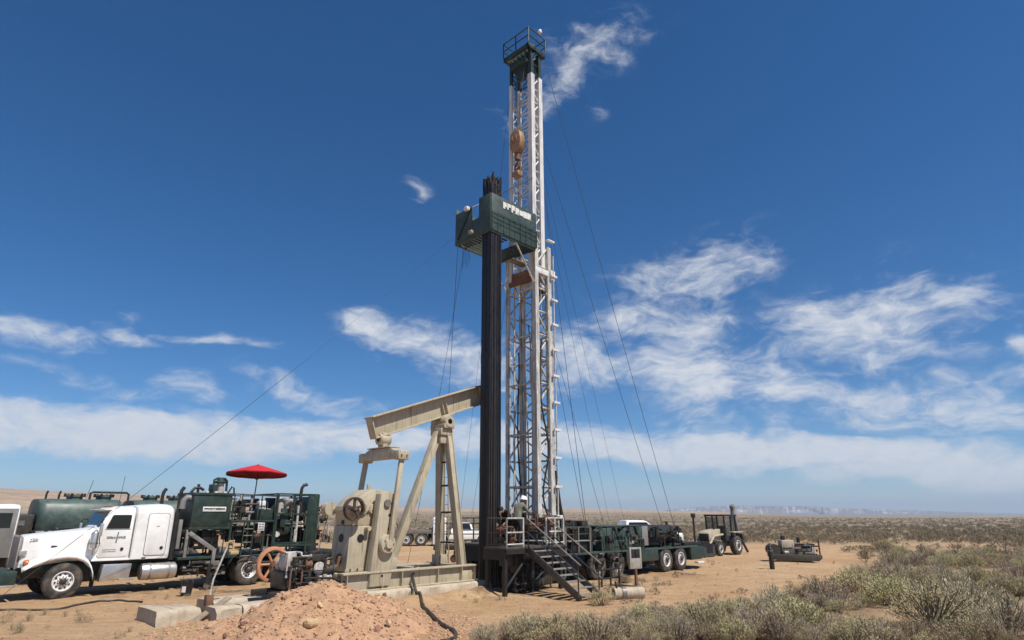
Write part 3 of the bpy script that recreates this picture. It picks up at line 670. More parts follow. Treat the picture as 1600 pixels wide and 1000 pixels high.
for i in range(5): rod('ladder_rung', (5.47-i*.011,-1.29-.014*i,2.0-i*.24), (5.85-i*.011,-1.29-.014*i,2.0-i*.24), .018, MT['steel'], ld)
lv_ = B('louvre_plate', MT['rim'], TR, 6.02,6.28,-1.29,-1.262,1.92,2.22, bevel=.02)
for i in range(3):
    for j in range(2): B('louvre_slot', MT['trim'], lv_, 6.05+j*.11,6.14+j*.11,-1.296,-1.288,1.96+i*.09,2.015+i*.09, bevel=0)
B('red_tag_plate', MT['redbrown'], TR, 5.9,6.15,-1.28,-1.26,1.72,1.8, bevel=0)
clutter(TR, (5.2,6.6,-1.15,.8,1.25,2.2), 25, 12, 6, 6, ('grease','black','green','steel'))
# rear engine module
for x in (6.75,7.45,8.1,8.52): rod('module_post', (x,-1.22,1.08), (x,-1.22,3.32), .035, MT['green'], TR, True)
for x in (6.75,8.52): rod('module_post', (x,1.18,1.08), (x,1.18,3.32), .035, MT['green'], TR, True)
for z in (3.32,2.55,1.45): rod('module_rail', (6.75,-1.22,z), (8.52,-1.22,z), .028, MT['green'], TR, True)
for z in (3.32,): rod('module_rail', (6.75,1.18,z), (8.52,1.18,z), .028, MT['green'], TR, True); rod('module_rail', (8.52,-1.22,z), (8.52,1.18,z), .028, MT['green'], TR, True); rod('module_rail', (6.75,-1.22,z), (6.75,1.18,z), .028, MT['green'], TR, True)
B('side_panel', g_, TR, 8.05,8.55,-1.24,-1.21,1.42,3.28); B('radiator', g_, TR, 8.35,8.56,-1.1,1.1,1.2,3.25)
B('module_deck', g_, TR, 6.7,8.7,-1.24,1.2,1.30,1.40)
B('engine', MT['grease'], TR, 6.95,8.2,-.7,.5,1.4,2.5, bevel=.05)
for i in range(4): C_('cylinder_head', MT['green'], TR, (7.05+i*.3,-.55,2.5), (7.05+i*.3,-.55,2.72), .12)
for x, y, z0, z1, r in ((6.98,-.9,2.35,3.2,.17),(7.42,-.8,2.45,3.15,.2),(7.75,-.9,2.6,3.15,.14)): 
    MB().lathe([(0,0),(r,0),(r,z1-z0-.05),(r*.8,z1-z0),(0,z1-z0)], (x,y,z0), (0,0,1), 18).build('filter_canister', MT['rimgrey'] if r != .14 else MT['green'], TR)
T_('exhaust_pipe', MT['black'], TR, [(7.82,-1.0,2.3),(7.82,-1.0,3.35),(7.84,-1.0,3.58),(7.92,-1.0,3.70),(8.06,-1.0,3.73)], .065, 12)
C_('muffler', MT['black'], TR, (7.82,-1.0,2.4), (7.82,-1.0,3.05), .13)
clutter(TR, (5.0,6.7,-.9,1.0,2.32,3.1), 30, 14, 5, 7, ('grease','black','green','grime','steel'))
clutter(TR, (6.8,8.1,-.4,1.1,1.4,3.15), 31, 8, 7, 4, ('grease','black','green'))
clutter(TR, (3.35,8.6,-1.2,1.0,.4,1.0), 32, 14, 8, 8, ('black','grease'))
clutter(TR, (6.8,8.05,-1.18,.2,1.4,2.9), 27, 24, 7, 12, ('grease','black','green','grime','steel'))
clutter(TR, (8.58,9.35,-1.0,.9,1.2,3.0), 28, 14, 4, 6, ('grime','rust','steel','grease'))
B('tail_beam', g_, TR, 8.6,9.4,-1.15,1.15,.75,1.15)
# ------------------------------------------------------------------ red parasol on the deck
um = empty('parasol', TR.matrix_basis @ Vector((6.12,-.35,2.325)), RZ, 'open red parasol standing on the green truck deck', 'parasol')
C_('pole', MT['wire'], um, (0,0,0), (.05,0,2.05), .022); C_('foot', MT['black'], um, (0,0,0), (0,0,.05), .16)
cv = MB(); rings_ = []
for r, z in ((.02,2.17),(.4,2.055),(.8,1.935),(1.2,1.80),(1.2,1.74)):
    rings_.append([(r*math.cos(2*math.pi*k/32)*(1 if k%4==0 else (.985 if k%2 else .965)), r*math.sin(2*math.pi*k/32)*(1 if k%4==0 else (.985 if k%2 else .965)), z-(0 if k%4==0 else .012*r)) for k in range(32)])
cv.loft(rings_, cap=False); co = cv.build('canopy', MT['red'], um, ang=14); sm = co.modifiers.new('thickness','SOLIDIFY'); sm.thickness = .006
for k in range(8):
    a = 2*math.pi*k/8; rod('rib', (.03,0,2.08), (1.19*math.cos(a),1.19*math.sin(a),1.72), .008, MT['black'], um); rod('strut', (.03,0,1.55), (.62*math.cos(a),.62*math.sin(a),1.93), .007, MT['black'], um)
C_('finial', MT['red'], um, (0,0,2.12), (0,0,2.2), .03, .012)
um.rotation_euler = (R(-3), R(2), RZ)
# ------------------------------------------------------------------ beam pumping unit (local x along the beam towards the well, -y towards the camera side)
PW = Vector((-.29,24.5,0)); tn = MT['tan']
PJ = empty('pumping_unit', PW, RZ, 'tan beam pumping unit with its head end raised beside the black pipes', 'pump jack')
# skid base
for s in (-1, 1):
    y = s*.78
    m_ = MB().box(-7.35,-2.25,y-.16,y+.16,.42,.46).box(-7.35,-2.25,y-.16,y+.16,.88,.93).box(-7.33,-2.27,y-.03,y+.03,.46,.88)
    sk = m_.build('skid_beam', tn, PJ, .006)
    for x in (-7.2,-6.0,-5.3,-3.9,-2.9,-2.3): B('stiffener', tn, sk, x-.012,x+.012,y-.15,y+.15,.46,.88, bevel=0)
for x in (-7.2,-5.5,-4.2,-2.6): B('cross_beam', tn, PJ, x-.12,x+.12,-.62,.62,.5,.9)
# three-legged samson post
apex = Vector((-3.2,0,5.42))
for nm, b0, t0, ww in (('front', (-2.62,-.66,.42), (-3.08,-.17,5.4), .2), ('front', (-2.55,.66,.85), (-3.12,.17,5.4), .2), ('rear', (-5.2,0,.88), (-3.36,0,5.35), .2)):
    b0 = Vector(b0); t0 = Vector(t0); d = (t0-b0).normalized()
    m_ = MB().beam(b0, t0, .24, .05, up=(0,1,0)) if False else MB()
    sd_ = d.cross(Vector((0,1,0))).normalized(); 
    m_.beam(b0, t0, .20, .2, up=(0,1,0))
    m_.beam(b0 + sd_*.1, t0 + sd_*.1, .025, .27, up=(0,1,0)).beam(b0 - sd_*.1, t0 - sd_*.1, .025, .27, up=(0,1,0))
    lg = m_.build('post_leg', tn, PJ, .006)
    B('leg_foot', tn, lg, b0.x-.2,b0.x+.2,b0.y-.2,b0.y+.2,b0.z-.02,b0.z+.34, bevel=.01)
for i, z in enumerate((1.6,2.6,3.5,4.3)):
    f = (z-.6)/4.8
    rod('post_tie', (-2.6-.45*f,-.64+.46*f,z), (-2.58-.5*f,.64-.46*f,z), .03, MT['black'], PJ)
lad = MB().tube([(-2.32,.45,.9),(-2.9,.02,5.2)], .018).tube([(-2.32,.8,.9),(-2.9,.36,5.2)], .018).build('ladder', MT['tan'], PJ)
for i in range(14):
    f = i/14+.03; rod('ladder_rung', (-2.32-.58*f,.45-.43*f,.9+4.3*f), (-2.32-.58*f,.8-.44*f,.9+4.3*f), .012, MT['tan'], lad)
cap = B('post_cap', tn, PJ, -3.48,-2.96,-.3,.3,5.2,5.44, bevel=.02); B('cap_gusset', tn, cap, -3.44,-3.0,-.24,.24,4.92,5.2, bevel=.02)
sb = MB().lathe([(.10,-.42),(.2,-.42),(.23,-.36),(.23,-.14),(.17,-.1),(.17,.1),(.23,.14),(.23,.36),(.2,.42),(.10,.42)], (-3.18,0,5.68), (0,1,0), 22).build('saddle_bearing', tn, PJ)
B('bearing_seat', tn, sb, -3.42,-2.94,-.4,.4,5.44,5.6, bevel=.02)
# walking beam: deep I-section, tail low, head high
p0 = Vector((-6.17,0,5.19)); p1 = Vector((-1.38,0,6.93)); d = (p1-p0).normalized(); up = Vector((-d.z,0,d.x)); hh = .345
wb = MB()
wb.beam(p0, p1, .06, hh*2, up=(0,0,1)); wb.beam(p0+up*hh, p1+up*hh, .54, .045); wb.beam(p0-up*hh, p1-up*hh, .34, .045)
wbo = wb.build('walking_beam', tn, PJ, .006)
for q in (0.002, .998):
    c = p0.lerp(p1, q); MB().beam(c-up*hh*.98, c+up*hh*.98, .36, .04, up=tuple(d)).build('end_plate', tn, wbo, .005)
for q in (.60,.635): 
    c = p0.lerp(p1, q); MB().beam(c-up*hh*.95, c+up*hh*.2, .30, .025, up=tuple(d)).build('web_stiffener', tn, wbo, 0)
sc_ = p0.lerp(p1,.62)-up*(hh+.02); MB().beam(sc_-d*.28, sc_+d*.28, .36, .1).build('beam_clamp', tn, wbo, .01)
# tail bearing, equaliser, pitmans
MB().lathe([(.08,-.2),(.18,-.2),(.2,-.12),(.2,.12),(.18,.2),(.08,.2)], (-5.66,0,4.86), (1,0,0), 18).build('tail_bearing', tn, PJ)
MB().beam((-5.66,0,4.56),(-5.69,0,5.08),.3,.2).build('tail_bracket', tn, PJ, .03)
eq = MB().prism([(-.95,4.22),(-.95,4.42),(-.6,4.56),(.6,4.56),(.95,4.42),(.95,4.22)], -5.80, -5.50, 'x').build('equaliser', tn, PJ, .015)
B('equaliser_flange', tn, eq, -5.86,-5.44,-.62,.62,4.57,4.6, bevel=.005)
for s in (-1, 1):
    y = s*1.0
    B('pitman_head', tn, eq, -5.84,-5.42,y-.14,y+.14,4.16,4.46, bevel=.04)
    for k in (-.1,.1): C_('pitman_bolt', MT['steel'], eq, (-5.63+k,y-s*-.14,4.3), (-5.63+k,y+s*.18,4.3), .03, n=8)
    pt = MB(); a = Vector((-5.62,y,4.2)); b = Vector((-5.92,s*1.06,1.72))
    pt.beam(a, b, .16, .11, up=(0,1,0)); pit = pt.build('pitman_arm', tn, PJ, .015)
    # crank
    yy0, yy1 = sorted((s*.62, s*.92))
    cr = MB().prism([(-6.24,3.12),(-6.12,3.2),(-5.86,3.2),(-5.76,3.1),(-5.66,1.2),(-5.74,.52),(-6.46,.52),(-6.44,1.0)], yy0, yy1).build('crank', tn, PJ, .015)
    MB().lathe([(.27,0),(.27,.13),(.25,.16),(.12,.17),(.12,.22),(.0,.22)], (-5.98,s*.92,1.68), (0,s,0), 26).build('wrist_pin_boss', tn, cr)
    hb_ = MB()
    for i in range(5):
        t_ = 2*math.pi*i/5; hb_.cyl((-5.98+.17*math.cos(t_), s*1.07, 1.68+.17*math.sin(t_)), (-5.98+.17*math.cos(t_), s*1.11, 1.68+.17*math.sin(t_)), .026, n=8)
    hb_.build('boss_bolt_ring', MT['steel'], cr)
    for zz in (2.1,2.5,2.85): C_('pin_hole', MT['black'], cr, (-5.9,s*.915,zz), (-5.9,s*.925,zz), .045)
    C_('pin_hole', MT['black'], cr, (-6.05,s*.915,.8), (-6.05,s*.925,.8), .04)
    B('counterweight', tn, cr, -6.44,-6.3,min(s*.5,s*1.0),max(s*.5,s*1.0),.62,2.4, bevel=.02) if False else None
# gear reducer on its pedestal
gb = [(-6.95,2.2),(-7.0,2.75),(-6.75,3.0),(-6.3,3.26),(-5.95,3.28),(-5.55,3.05),(-5.4,2.7),(-5.4,2.2)]
gx = MB().prism(gb, -.48, .42).build('gear_reducer', tn, PJ, .05); B('gearbox_flange', tn, gx, -7.05,-5.35,-.53,.47,2.6,2.68, bevel=.01)
C_('crankshaft', MT['steel'], gx, (-6.02,-.98,2.85), (-6.02,.98,2.85), .11); C_('breather_cap', tn, gx, (-6.1,0,3.26), (-6.1,0,3.42), .06)
for x in (-6.6,-6.2,-5.7): C_('bearing_cap', tn, gx, (x,-.48,2.68), (x,-.55,2.68), .16)
pd = MB().loft([[(-7.02,-.5,.93),(-5.62,-.5,.93),(-5.62,.42,.93),(-7.02,.42,.93)],[(-6.96,-.5,2.2),(-5.55,-.5,2.2),(-5.55,.42,2.2),(-6.96,.42,2.2)]]).build('pedestal', tn, PJ, .012)
MB().box(-7.06,-5.55,-.54,-.50,.93,1.0).build('pedestal_lip', tn, pd, 0)
C_('access_hole', MT['black'], pd, (-6.6,-.47,1.85), (-6.6,-.515,1.85), .115, n=18); C_('oil_plug', tn, pd, (-6.42,-.5,2.12), (-6.42,-.68,2.12), .07)
for z, r in ((1.25,.17),(1.85,.12),(2.3,.07),(2.55,.06)):
    MB().lathe([(0,0),(r,0),(r,.02),(0,.02)], (-7.0 + (z-.93)*.035 - .012, -.06, z), (-1,0,.03), 18).build('access_hole', MT['black'], pd)
for i in range(12): C_('flange_bolt', MT['steel'], gx, (-6.95+i*.135,-.545,2.64), (-6.95+i*.135,-.565,2.64), .022, n=6)
for i in range(6): C_('hold_down_bolt', MT['rust'], pd, (-6.9+i*.24,-.56,.965), (-6.9+i*.24,-.56,1.02), .025, n=6)
# belt sheave
sh = MB(); c = Vector((-7.03,-.80,2.68)); r0 = .335
sh.lathe([(r0-.055,0),(r0,0),(r0,.05),(r0-.02,.06),(r0-.02,.09),(r0,.10),(r0,.15),(r0-.055,.15),(r0-.055,0)], c, (0,1,0), 32); sh.cyl(c, c+Vector((0,.15,0)), .075, n=14)
sho = sh.build('belt_sheave', MT['wheelbrown'], PJ)
for i in range(5):
    t_ = 2*math.pi*i/5+.3; rod('spoke', c+Vector((.05*math.cos(t_),.07,.05*math.sin(t_))), c+Vector(((r0-.03)*math.cos(t_),.07,(r0-.03)*math.sin(t_))), .032, MT['wheelbrown'], sho, True)
C_('input_shaft', MT['steel'], sho, c+Vector((0,-.03,0)), (-7.03,-.40,2.68), .045)
C_('brake_drum', MT['tan'], PJ, (-7.12,.42,2.68), (-7.12,.68,2.68), .2)
T_('brake_cable', MT['rust'], PJ, [(-7.1,.6,2.5),(-7.4,.5,1.4),(-7.6,.4,1.0)], .015)
# ------------------------------------------------------------------ concrete foundation
FD = empty('concrete_foundation', PW, RZ, 'long pale concrete foundation of slabs under the tan pumping unit', 'foundation')
q_ = random.Random(11)
def slab(x0,x1,y0,y1,z1,tilt=0):
    n_ = max(8, int((x1-x0)/.12)); rings_ = []; k0 = q_.uniform(0,50)
    for i in range(n_):
        x = x0+(x1-x0)*i/(n_-1); j = lambda a: q_.uniform(-a,a); f = lambda k: fbm(x*2.2+k0+k, k*3.1, 3)
        e = .035*min(1, .25+abs(f(9))*2); ed = .05 if i in (0, n_-1) else 0
        rings_.append([(x+j(.01),y0+.02*f(1)-.02,-.1),(x+j(.02),y0+.035*f(2),z1*.55+j(.02)),(x+j(.015),y0+.012+e*.3+.02*f(3)+ed*.3,z1-.03-e+j(.006)-ed*.5),(x+j(.01),y0+.05+e+.02*f(4)+ed*.4,z1-.01+.015*f(5)-ed*.4),
          (x,(y0+y1)/2+.05*f(6),z1+.02*f(7)-ed*.3),(x+j(.01),y1-.06+.02*f(8),z1-.01+.015*f(5)-ed*.4),(x+j(.01),y1-.01+.02*f(3),z1-.06+.02*f(2)),(x,y1+j(.02),-.1)])
    o = MB().loft(rings_).build('concrete_slab', MT['concrete'], FD, 0, ang=50); o.rotation_euler = (0,0,tilt); return o
for i, (a, b) in enumerate(((-10.6,-9.95),(-9.93,-8.72),(-8.70,-7.55),(-7.53,-5.0),(-4.98,-1.75))): slab(a,b,-.62-.02*i-.42*(i>2),.1,(.34 if i < 3 else .42)+.006*(i%2))
for a, b in ((-10.2,-8.9),(-8.88,-7.5),(-7.48,-5.5),(-5.48,-3.2),(-3.18,-1.8)): slab(a,b,.55,1.75,.36)
slab(-11.85,-11.4,-.35,1.1,.36); slab(-11.25,-10.65,.2,1.3,.30); slab(-7.4,-1.8,.12,.53,.40)
# leaning plank at the slab end
pk = MB().beam((0,0,0),(.95,0,.47),.22,.05).build('plank', MT['wood'], None, .006); pk.location = gp(300,973); pk.rotation_euler=(0,0,R(60)); tag(pk,'weathered plank leaning on the end of the concrete slab','plank')
# ------------------------------------------------------------------ engine that drives the unit
EN = empty('pump_engine', PW + U*-8.4 + NR*0 + Vector((0,0,.42)), RZ, 'grimy white pump engine with big orange flywheel on the concrete slab', 'engine')
fc = Vector((-.32,.50,.76)); fw = MB(); r0 = .47
fw.lathe([(r0-.085,0),(r0,0),(r0,.13),(r0-.085,.13),(r0-.085,0)], fc, (0,1,0), 40); fwo = fw.build('flywheel', MT['orange'], EN, .006)
for i in range(6):
    t_ = 2*math.pi*i/6; rod('flywheel_spoke', fc+Vector((.06*math.cos(t_),.065,.06*math.sin(t_))), fc+Vector(((r0-.06)*math.cos(t_),.065,(r0-.06)*math.sin(t_))), .035, MT['orange'], fwo)
C_('flywheel_hub', MT['rust'], fwo, fc-Vector((0,.06,0)), fc+Vector((0,.18,0)), .1)
B('engine_skid', MT['black'], EN, (-.9,1.15,-.62,-.5,0,.16), (-.9,1.15,.38,.5,0,.16), (-.5,.8,-.5,.38,.04,.12))
B('crankcase', MT['grease'], EN, -.45,.75,-.42,.38,.16,.62, bevel=.06)
MB().lathe([(0,0),(.2,0),(.24,.04),(.24,.2),(.2,.22),(.2,.30),(.24,.32),(.24,.52),(.18,.58),(0,.58)], (-.15,.34,.78), (0,-1,0), 22).build('cylinder_barrel', MT['grime'], EN)
MB().lathe([(0,0),(.15,0),(.17,.05),(.17,.35),(.12,.42),(0,.42)], (.3,-.15,.62), (.35,-.1,.9), 18).build('cylinder_barrel', MT['grime'], EN)
B('valve_cover', MT['grime'], EN, .05,.62,-.3,.1,.72,.9, bevel=.05)
MB().lathe([(0,0),(.1,0),(.13,.04),(.13,.16),(.09,.22),(0,.22)], (.72,-.3,.55), (.75,-.6,.2), 18).build('white_cover', MT['rim'], EN)
C_('air_filter', MT['black'], EN, (.62,.2,.9), (.62,.2,1.22), .13); T_('exhaust', MT['rust'], EN, [(.4,-.35,.6),(.9,-.45,.55),(1.15,-.4,.7),(1.2,-.4,.95)], .05)
B('belt_guard', MT['green'], EN, .75,.95,-.5,.5,.16,.42)
clutter(EN, (-.45,1.0,-.6,.3,.2,1.1), 41, 26, 5, 12, ('grime','grease','grease','rust','black'), (.014,.035))
ts = empty('fuel_tank_stand', PW + U*-7.85 + NR*.55 + Vector((0,0,.43)), RZ, 'small dark pipe and valve rack in front of the pump engine', 'pipe rack')
T_('flow_pipe', MT['black'], ts, [(-.75,-.05,.3),(-.2,-.05,.3),(-.1,-.05,.28),(.9,-.1,.22)], .045); T_('flow_pipe', MT['black'], ts, [(-.6,-.2,.45),(.3,-.2,.4),(.7,-.25,.25)], .03)
for x in (-.6,-.1,.5,.85): C_('pipe_leg', MT['black'], ts, (x,-.08,0), (x,-.08,.3), .03)
C_('valve', MT['tan'], ts, (.1,-.08,.3), (.1,-.08,.5), .06); B('tan_box', MT['tan'], EN, .85,1.35,-.1,.42,.0,.42)
# brake lever with a yellow loop, buckets
bl = empty('brake_lever', gp(326,938,.43), RZ, 'slanted rusty white lever with yellow loop handle beside the concrete slab', 'lever')
T_('lever_bar', MT['grime'], bl, [(0,0,0),(.05,0,.5),(.32,.05,1.28)], .024); T_('loop_handle', MT['yellow'], bl, [(.30,.05,1.2),(.31,.05,1.36),(.38,.05,1.42),(.46,.05,1.35),(.48,.05,1.2)], .028)
B('lever_base', MT['rust'], bl, -.09,.09,-.09,.09,-.12,.13); B('handle_box', MT['yellow'], bl, .40,.62,-.02,.10,1.08,1.16)
bk = empty('bucket', gp(290,931,.0), 0, 'black bucket with pale label behind the end of the concrete slab', 'bucket')
MB().lathe([(0,0),(.15,0),(.19,.40),(.2,.42),(.185,.42),(.14,.05),(0,.05)], (0,0,0), (0,0,1), 20).build('pail', MT['black'], bk); T_('bail', MT['steel'], bk, [(-.19,0,.4),(-.12,-.05,.62),(0,-.06,.7),(.12,-.05,.62),(.19,0,.4)], .008); B('bucket_label', MT['rim'], bk, -.06,.06,-.197,-.175,.12,.3, bevel=0)
jk = empty('jack_stand', TR.matrix_basis @ Vector((4.25,-1.62,0)), RZ, 'black screw jack standing under the green machinery of the white truck', 'jack')
C_('jack_tube', MT['black'], jk, (0,0,.05), (0,0,.85), .06); C_('jack_pad', MT['black'], jk, (0,0,0), (0,0,.06), .22); B('jack_arm', MT['black'], jk, -.06,.06,0,.5,.72,.84); C_('jack_sleeve', MT['black'], jk, (0,0,.06), (0,0,.42), .11)

# ------------------------------------------------------------------ workover rig (local x towards the carrier front, -y towards the camera side)
RO = Vector((2.63,27.53,0))
RG = empty('workover_rig', RO, RZ, 'dark green workover rig carrier with a tall white lattice mast', 'rig')
g2 = MT['green2']
for s in (-1,1): B('chassis_rail', g_, RG, -3.6,8.5,s*.42-.06,s*.42+.06,.66,.98)
B('deck', g2, RG, -2.4,8.3,-1.24,1.24,1.0,1.08, bevel=.01)
B('deck_skirt', g_, RG, 2.0,4.55,-1.24,-1.2,.55,1.0); B('deck_skirt', g_, RG, 2.0,4.55,1.2,1.24,.55,1.0); B('dark_underside_fill', MT['black'], RG, -2.2,4.8,-.9,.9,.45,.98)
fb = MB().prism([(7.55,1.02),(8.75,1.02),(8.95,.92),(8.95,.5),(8.5,.42),(7.55,.42)], -1.24, -.7).build('front_fender_box', g_, RG, .02); MB().prism([(7.55,1.02),(8.75,1.02),(8.95,.92),(8.95,.5),(8.5,.42),(7.55,.42)], .7, 1.24).build('front_fender_box', g_, RG, .02)
B('front_bumper', g2, RG, 8.96,9.15,-1.24,1.24,.45,.95, bevel=.03); B('front_deck', MT['black'], RG, 7.2,8.9,-1.1,1.1,1.085,1.22)
B('front_step', MT['rim'], RG, 8.1,8.7,-1.3,-1.1,.24,.32)
random.seed(9)
for s in (-1,1):
    for x in (0,1.32): wheel(RG, x, s*1.22, .53, side=s, rim='rimgrey', dual=True)
    for x in (5.3,6.62): wheel(RG, x, s*1.22, .53, w=.32, side=s, rim='rim')
for x in (0,1.32,5.3,6.62): C_('axle', MT['grease'], RG, (x,-1.0,.53), (x,1.0,.53), .09)
# machinery houses on deck
B('engine_house', g2, RG, (-.35,-.27,-1.15,1.1,1.08,2.02), (-.27,3.6,.4,1.1,1.08,2.02), bevel=.02)
B('house_post', g2, RG, .35,.43,-1.16,-1.08,1.08,2.02)
for x0 in (.5,2.1):     # slanted drum guards
    pg = MB().prism([(x0-.1,1.08),(x0-.06,1.72),(x0+.2,1.98),(x0+.78,2.0),(x0+1.28,1.08)], -1.12+.05*(x0>1), .4).build('drum_guard', g2, RG, .03)
    MB().prism([(x0+.85,2.0),(x0+1.02,2.0),(x0+1.5,1.1),(x0+1.32,1.1)], -1.14, -.6).build('guard_strut', g_, RG, .02)
    B('guard_door', g2, pg, x0+.02,x0+.5,-1.145,-1.12,1.16,1.62, bevel=.008)
    B('guard_handle', MT['steel'], pg, x0+.25,x0+.45,-1.15,-1.125,1.40,1.44, bevel=0)
B('maker_plate', MT['rimgrey'], RG, 2.42,2.82,-1.15,-1.125,1.32,1.44, bevel=0)
B('roof_sheet', g2, RG, .4,3.6,-1.0,1.1,2.03,2.07); B('grey_panel', MT['tongue'], RG, 3.42,3.9,-1.16,-1.1,1.2,2.03); B('end_panel', g2, RG, 3.2,3.4,-1.14,.9,1.08,2.02)
# operator's open cage at the rear of the deck
for x in (-2.0,-1.2,-.45): rod('cage_post', (x,-1.15,1.08), (x,-1.15,2.05), .035, MT['steel'] , RG, True)
rod('cage_rail', (-2.1,-1.15,2.05), (-.4,-1.15,2.05), .03, g2, RG, True); B('bench_shelf', MT['grate'], RG, -1.85,-.5,-1.2,-.5,1.50,1.55)
B('locker', MT['black'], RG, -1.6,-.55,-1.1,-.5,1.10,1.46); B('tan_panel', MT['wood'], RG, -1.15,-.5,-.5,-.44,1.55,2.0); B('back_panel', MT['black'], RG, -2.1,-1.2,-.5,-.44,1.1,2.0)
clutter(RG, (-2.4,-.5,-.45,1.0,1.08,2.0), 51, 10, 6, 6); clutter(RG, (-.2,.5,-1.1,.4,1.08,1.9), 52, 8, 3, 4)
# long black cylinder ahead of the houses
MB().lathe([(0,0),(.3,0),(.42,.06),(.44,.2),(.44,2.5),(.42,2.64),(.3,2.72),(0,2.74)], (4.2,-.55,1.62), (1,0,0), 26).build('air_receiver', MT['black'], RG)
MB().lathe([(0,0),(.3,0),(.42,.06),(.44,.2),(.44,2.5),(.42,2.64),(.3,2.72),(0,2.74)], (4.2,.55,1.62), (1,0,0), 26).build('air_receiver', MT['black'], RG)
clutter(RG, (3.9,7.0,-1.15,1.0,1.08,1.9), 53, 16, 5, 8, ('black','grease','green','green2')); C_('breather_stub', MT['black'], RG, (6.6,-.55,2.0), (6.6,-.55,2.2), .06)
B('front_hood', g_, RG, 6.6,7.4,-.9,.9,1.08,1.5, bevel=.06)
clutter(RG, (-.4,1.8,-1.3,-1.0,.55,1.0), 54, 10, 2, 5, ('black','grease','steel')); clutter(RG, (1.8,5.0,-1.15,.5,.3,.95), 55, 8, 4, 4, ('black','grease'))
# rig floor with rails
B('under_floor_shade_box', MT['black'], RG, -5.0,-2.3,-.85,1.2,.12,1.36); RF = MB().prism([(-6.5,-2.35),(-3.4,-2.35),(-3.4,1.6),(-5.2,1.6),(-5.2,-1.3),(-6.5,-1.3)], 1.42, 1.5, 'z').build('rig_floor', MT['dsteel'], RG, .01);  # black box added to stand in for the deep shade below the floor
for x, ys in ((-6.4,(-2.2,-1.4)),(-5.1,(-2.2,-.7,.8,1.5)),(-3.6,(-2.2,-.7,.8,1.5))):
    for y in ys: rod('floor_leg', (x,y,0), (x,y,1.42), .06, MT['black'], RF, True)
for (a, b) in (((-6.4,-2.2,.2),(-5.2,-2.2,1.3)),((-5.2,-2.2,.2),(-3.6,-2.2,1.3)),((-5.1,1.5,.2),(-5.1,-.7,1.3)),((-6.4,-1.4,1.3),(-5.1,-.7,.1))): rod('floor_brace', a, b, .04, MT['black'], RF)
B('floor_skirt', MT['black'], RF, (-6.5,-5.6,-2.37,-2.33,1.28,1.42), (-5.6,-3.4,-2.30,-2.26,1.1,1.42), (-6.52,-6.48,-2.3,-1.3,1.1,1.42), (-5.22,-5.18,-1.3,1.6,.9,1.42), bevel=0)  # black panels below the floor edge, also there to darken the space beneath
def railing(x0,y0,x1,y1,n_,mat=MT['dsteel']):
    for i in range(n_+1):
        f = i/n_; rod('rail_post', (x0+(x1-x0)*f,y0+(y1-y0)*f,1.5), (x0+(x1-x0)*f,y0+(y1-y0)*f,2.42), .03, mat, RF)
    for z in (2.4,1.95,1.58): rod('rail', (x0,y0,z), (x1,y1,z), .026, mat, RF)
railing(-6.42,-2.3,-5.62,-2.3,1,MT['mastlow']); railing(-4.45,-2.3,-3.5,-2.3,2,MT['mastlow']); railing(-6.42,-2.3,-6.42,-1.4,1); railing(-5.1,1.55,-3.6,1.55,2); railing(-3.45,-2.3,-3.45,-1.2,1)
B('kick_panel', MT['mastlow'], RF, -4.45,-3.5,-2.29,-2.27,1.52,2.2, bevel=0) if False else None
clutter(RG, (-4.4,-2.5,-1.6,1.0,1.5,2.35), 56, 18, 5, 8, ('rust','redbrown','steel','grease','black')); clutter(RG, (-5.1,-3.0,-2.0,1.2,.2,1.3), 57, 20, 10, 8, ('black','grease'))
clutter(RG, (-6.3,-5.7,-2.1,-1.4,1.5,2.1), 58, 8, 2, 3, ('black','rust','grease'))
clutter(RG, (-6.1,-3.3,-2.2,-1.2,.1,1.3), 62, 22, 9, 9, ('black','grease','dsteel','black')); clutter(RG, (-4.4,-3.4,-2.2,-1.0,1.5,2.5), 63, 14, 3, 5, ('rust','dsteel','grease','mastlow'))
clutter(RG, (-2.2,-.4,-1.15,-.5,1.55,2.3), 64, 12, 4, 5, ('black','dsteel','grease')); clutter(RG, (-.3,3.5,-1.3,-1.1,1.1,2.0), 65, 16, 0, 5, ('green2','green','dsteel','black'), (.014,.035)); clutter(RG, (3.9,7.0,-1.22,-.9,1.1,2.0), 66, 14, 2, 5, ('black','grease','green'))
# stairs
ST = empty('metal_stairs', RG.matrix_basis @ Vector((-5.0,-2.38,0)), RZ, 'dark steel stairs with handrails leading up to the rig floor', 'stairs')
for s in (-.5,.5): MB().beam((s,0,1.42),(s,-2.2,.04),.05,.22).build('stringer', MT['dsteel'], ST, .006)
for i in range(8):
    f = (i+.5)/8; MB().box(-.48,.48,-2.2*f-.13,-2.2*f+.1,1.42-1.38*f-.0,1.42-1.38*f+.035).build('tread', MT['grate'], ST, .004)
for s in (-.53,.53):
    for f in (.03,.5,.97): rod('baluster', (s,-2.2*f,1.45-1.38*f), (s,-2.2*f,2.4-1.38*f), .024, MT['dsteel'], ST)
    for k in (.95,.52): rod('handrail', (s,.0,1.45+k), (s,-2.25,.06+k), .026, MT['steel'], ST)
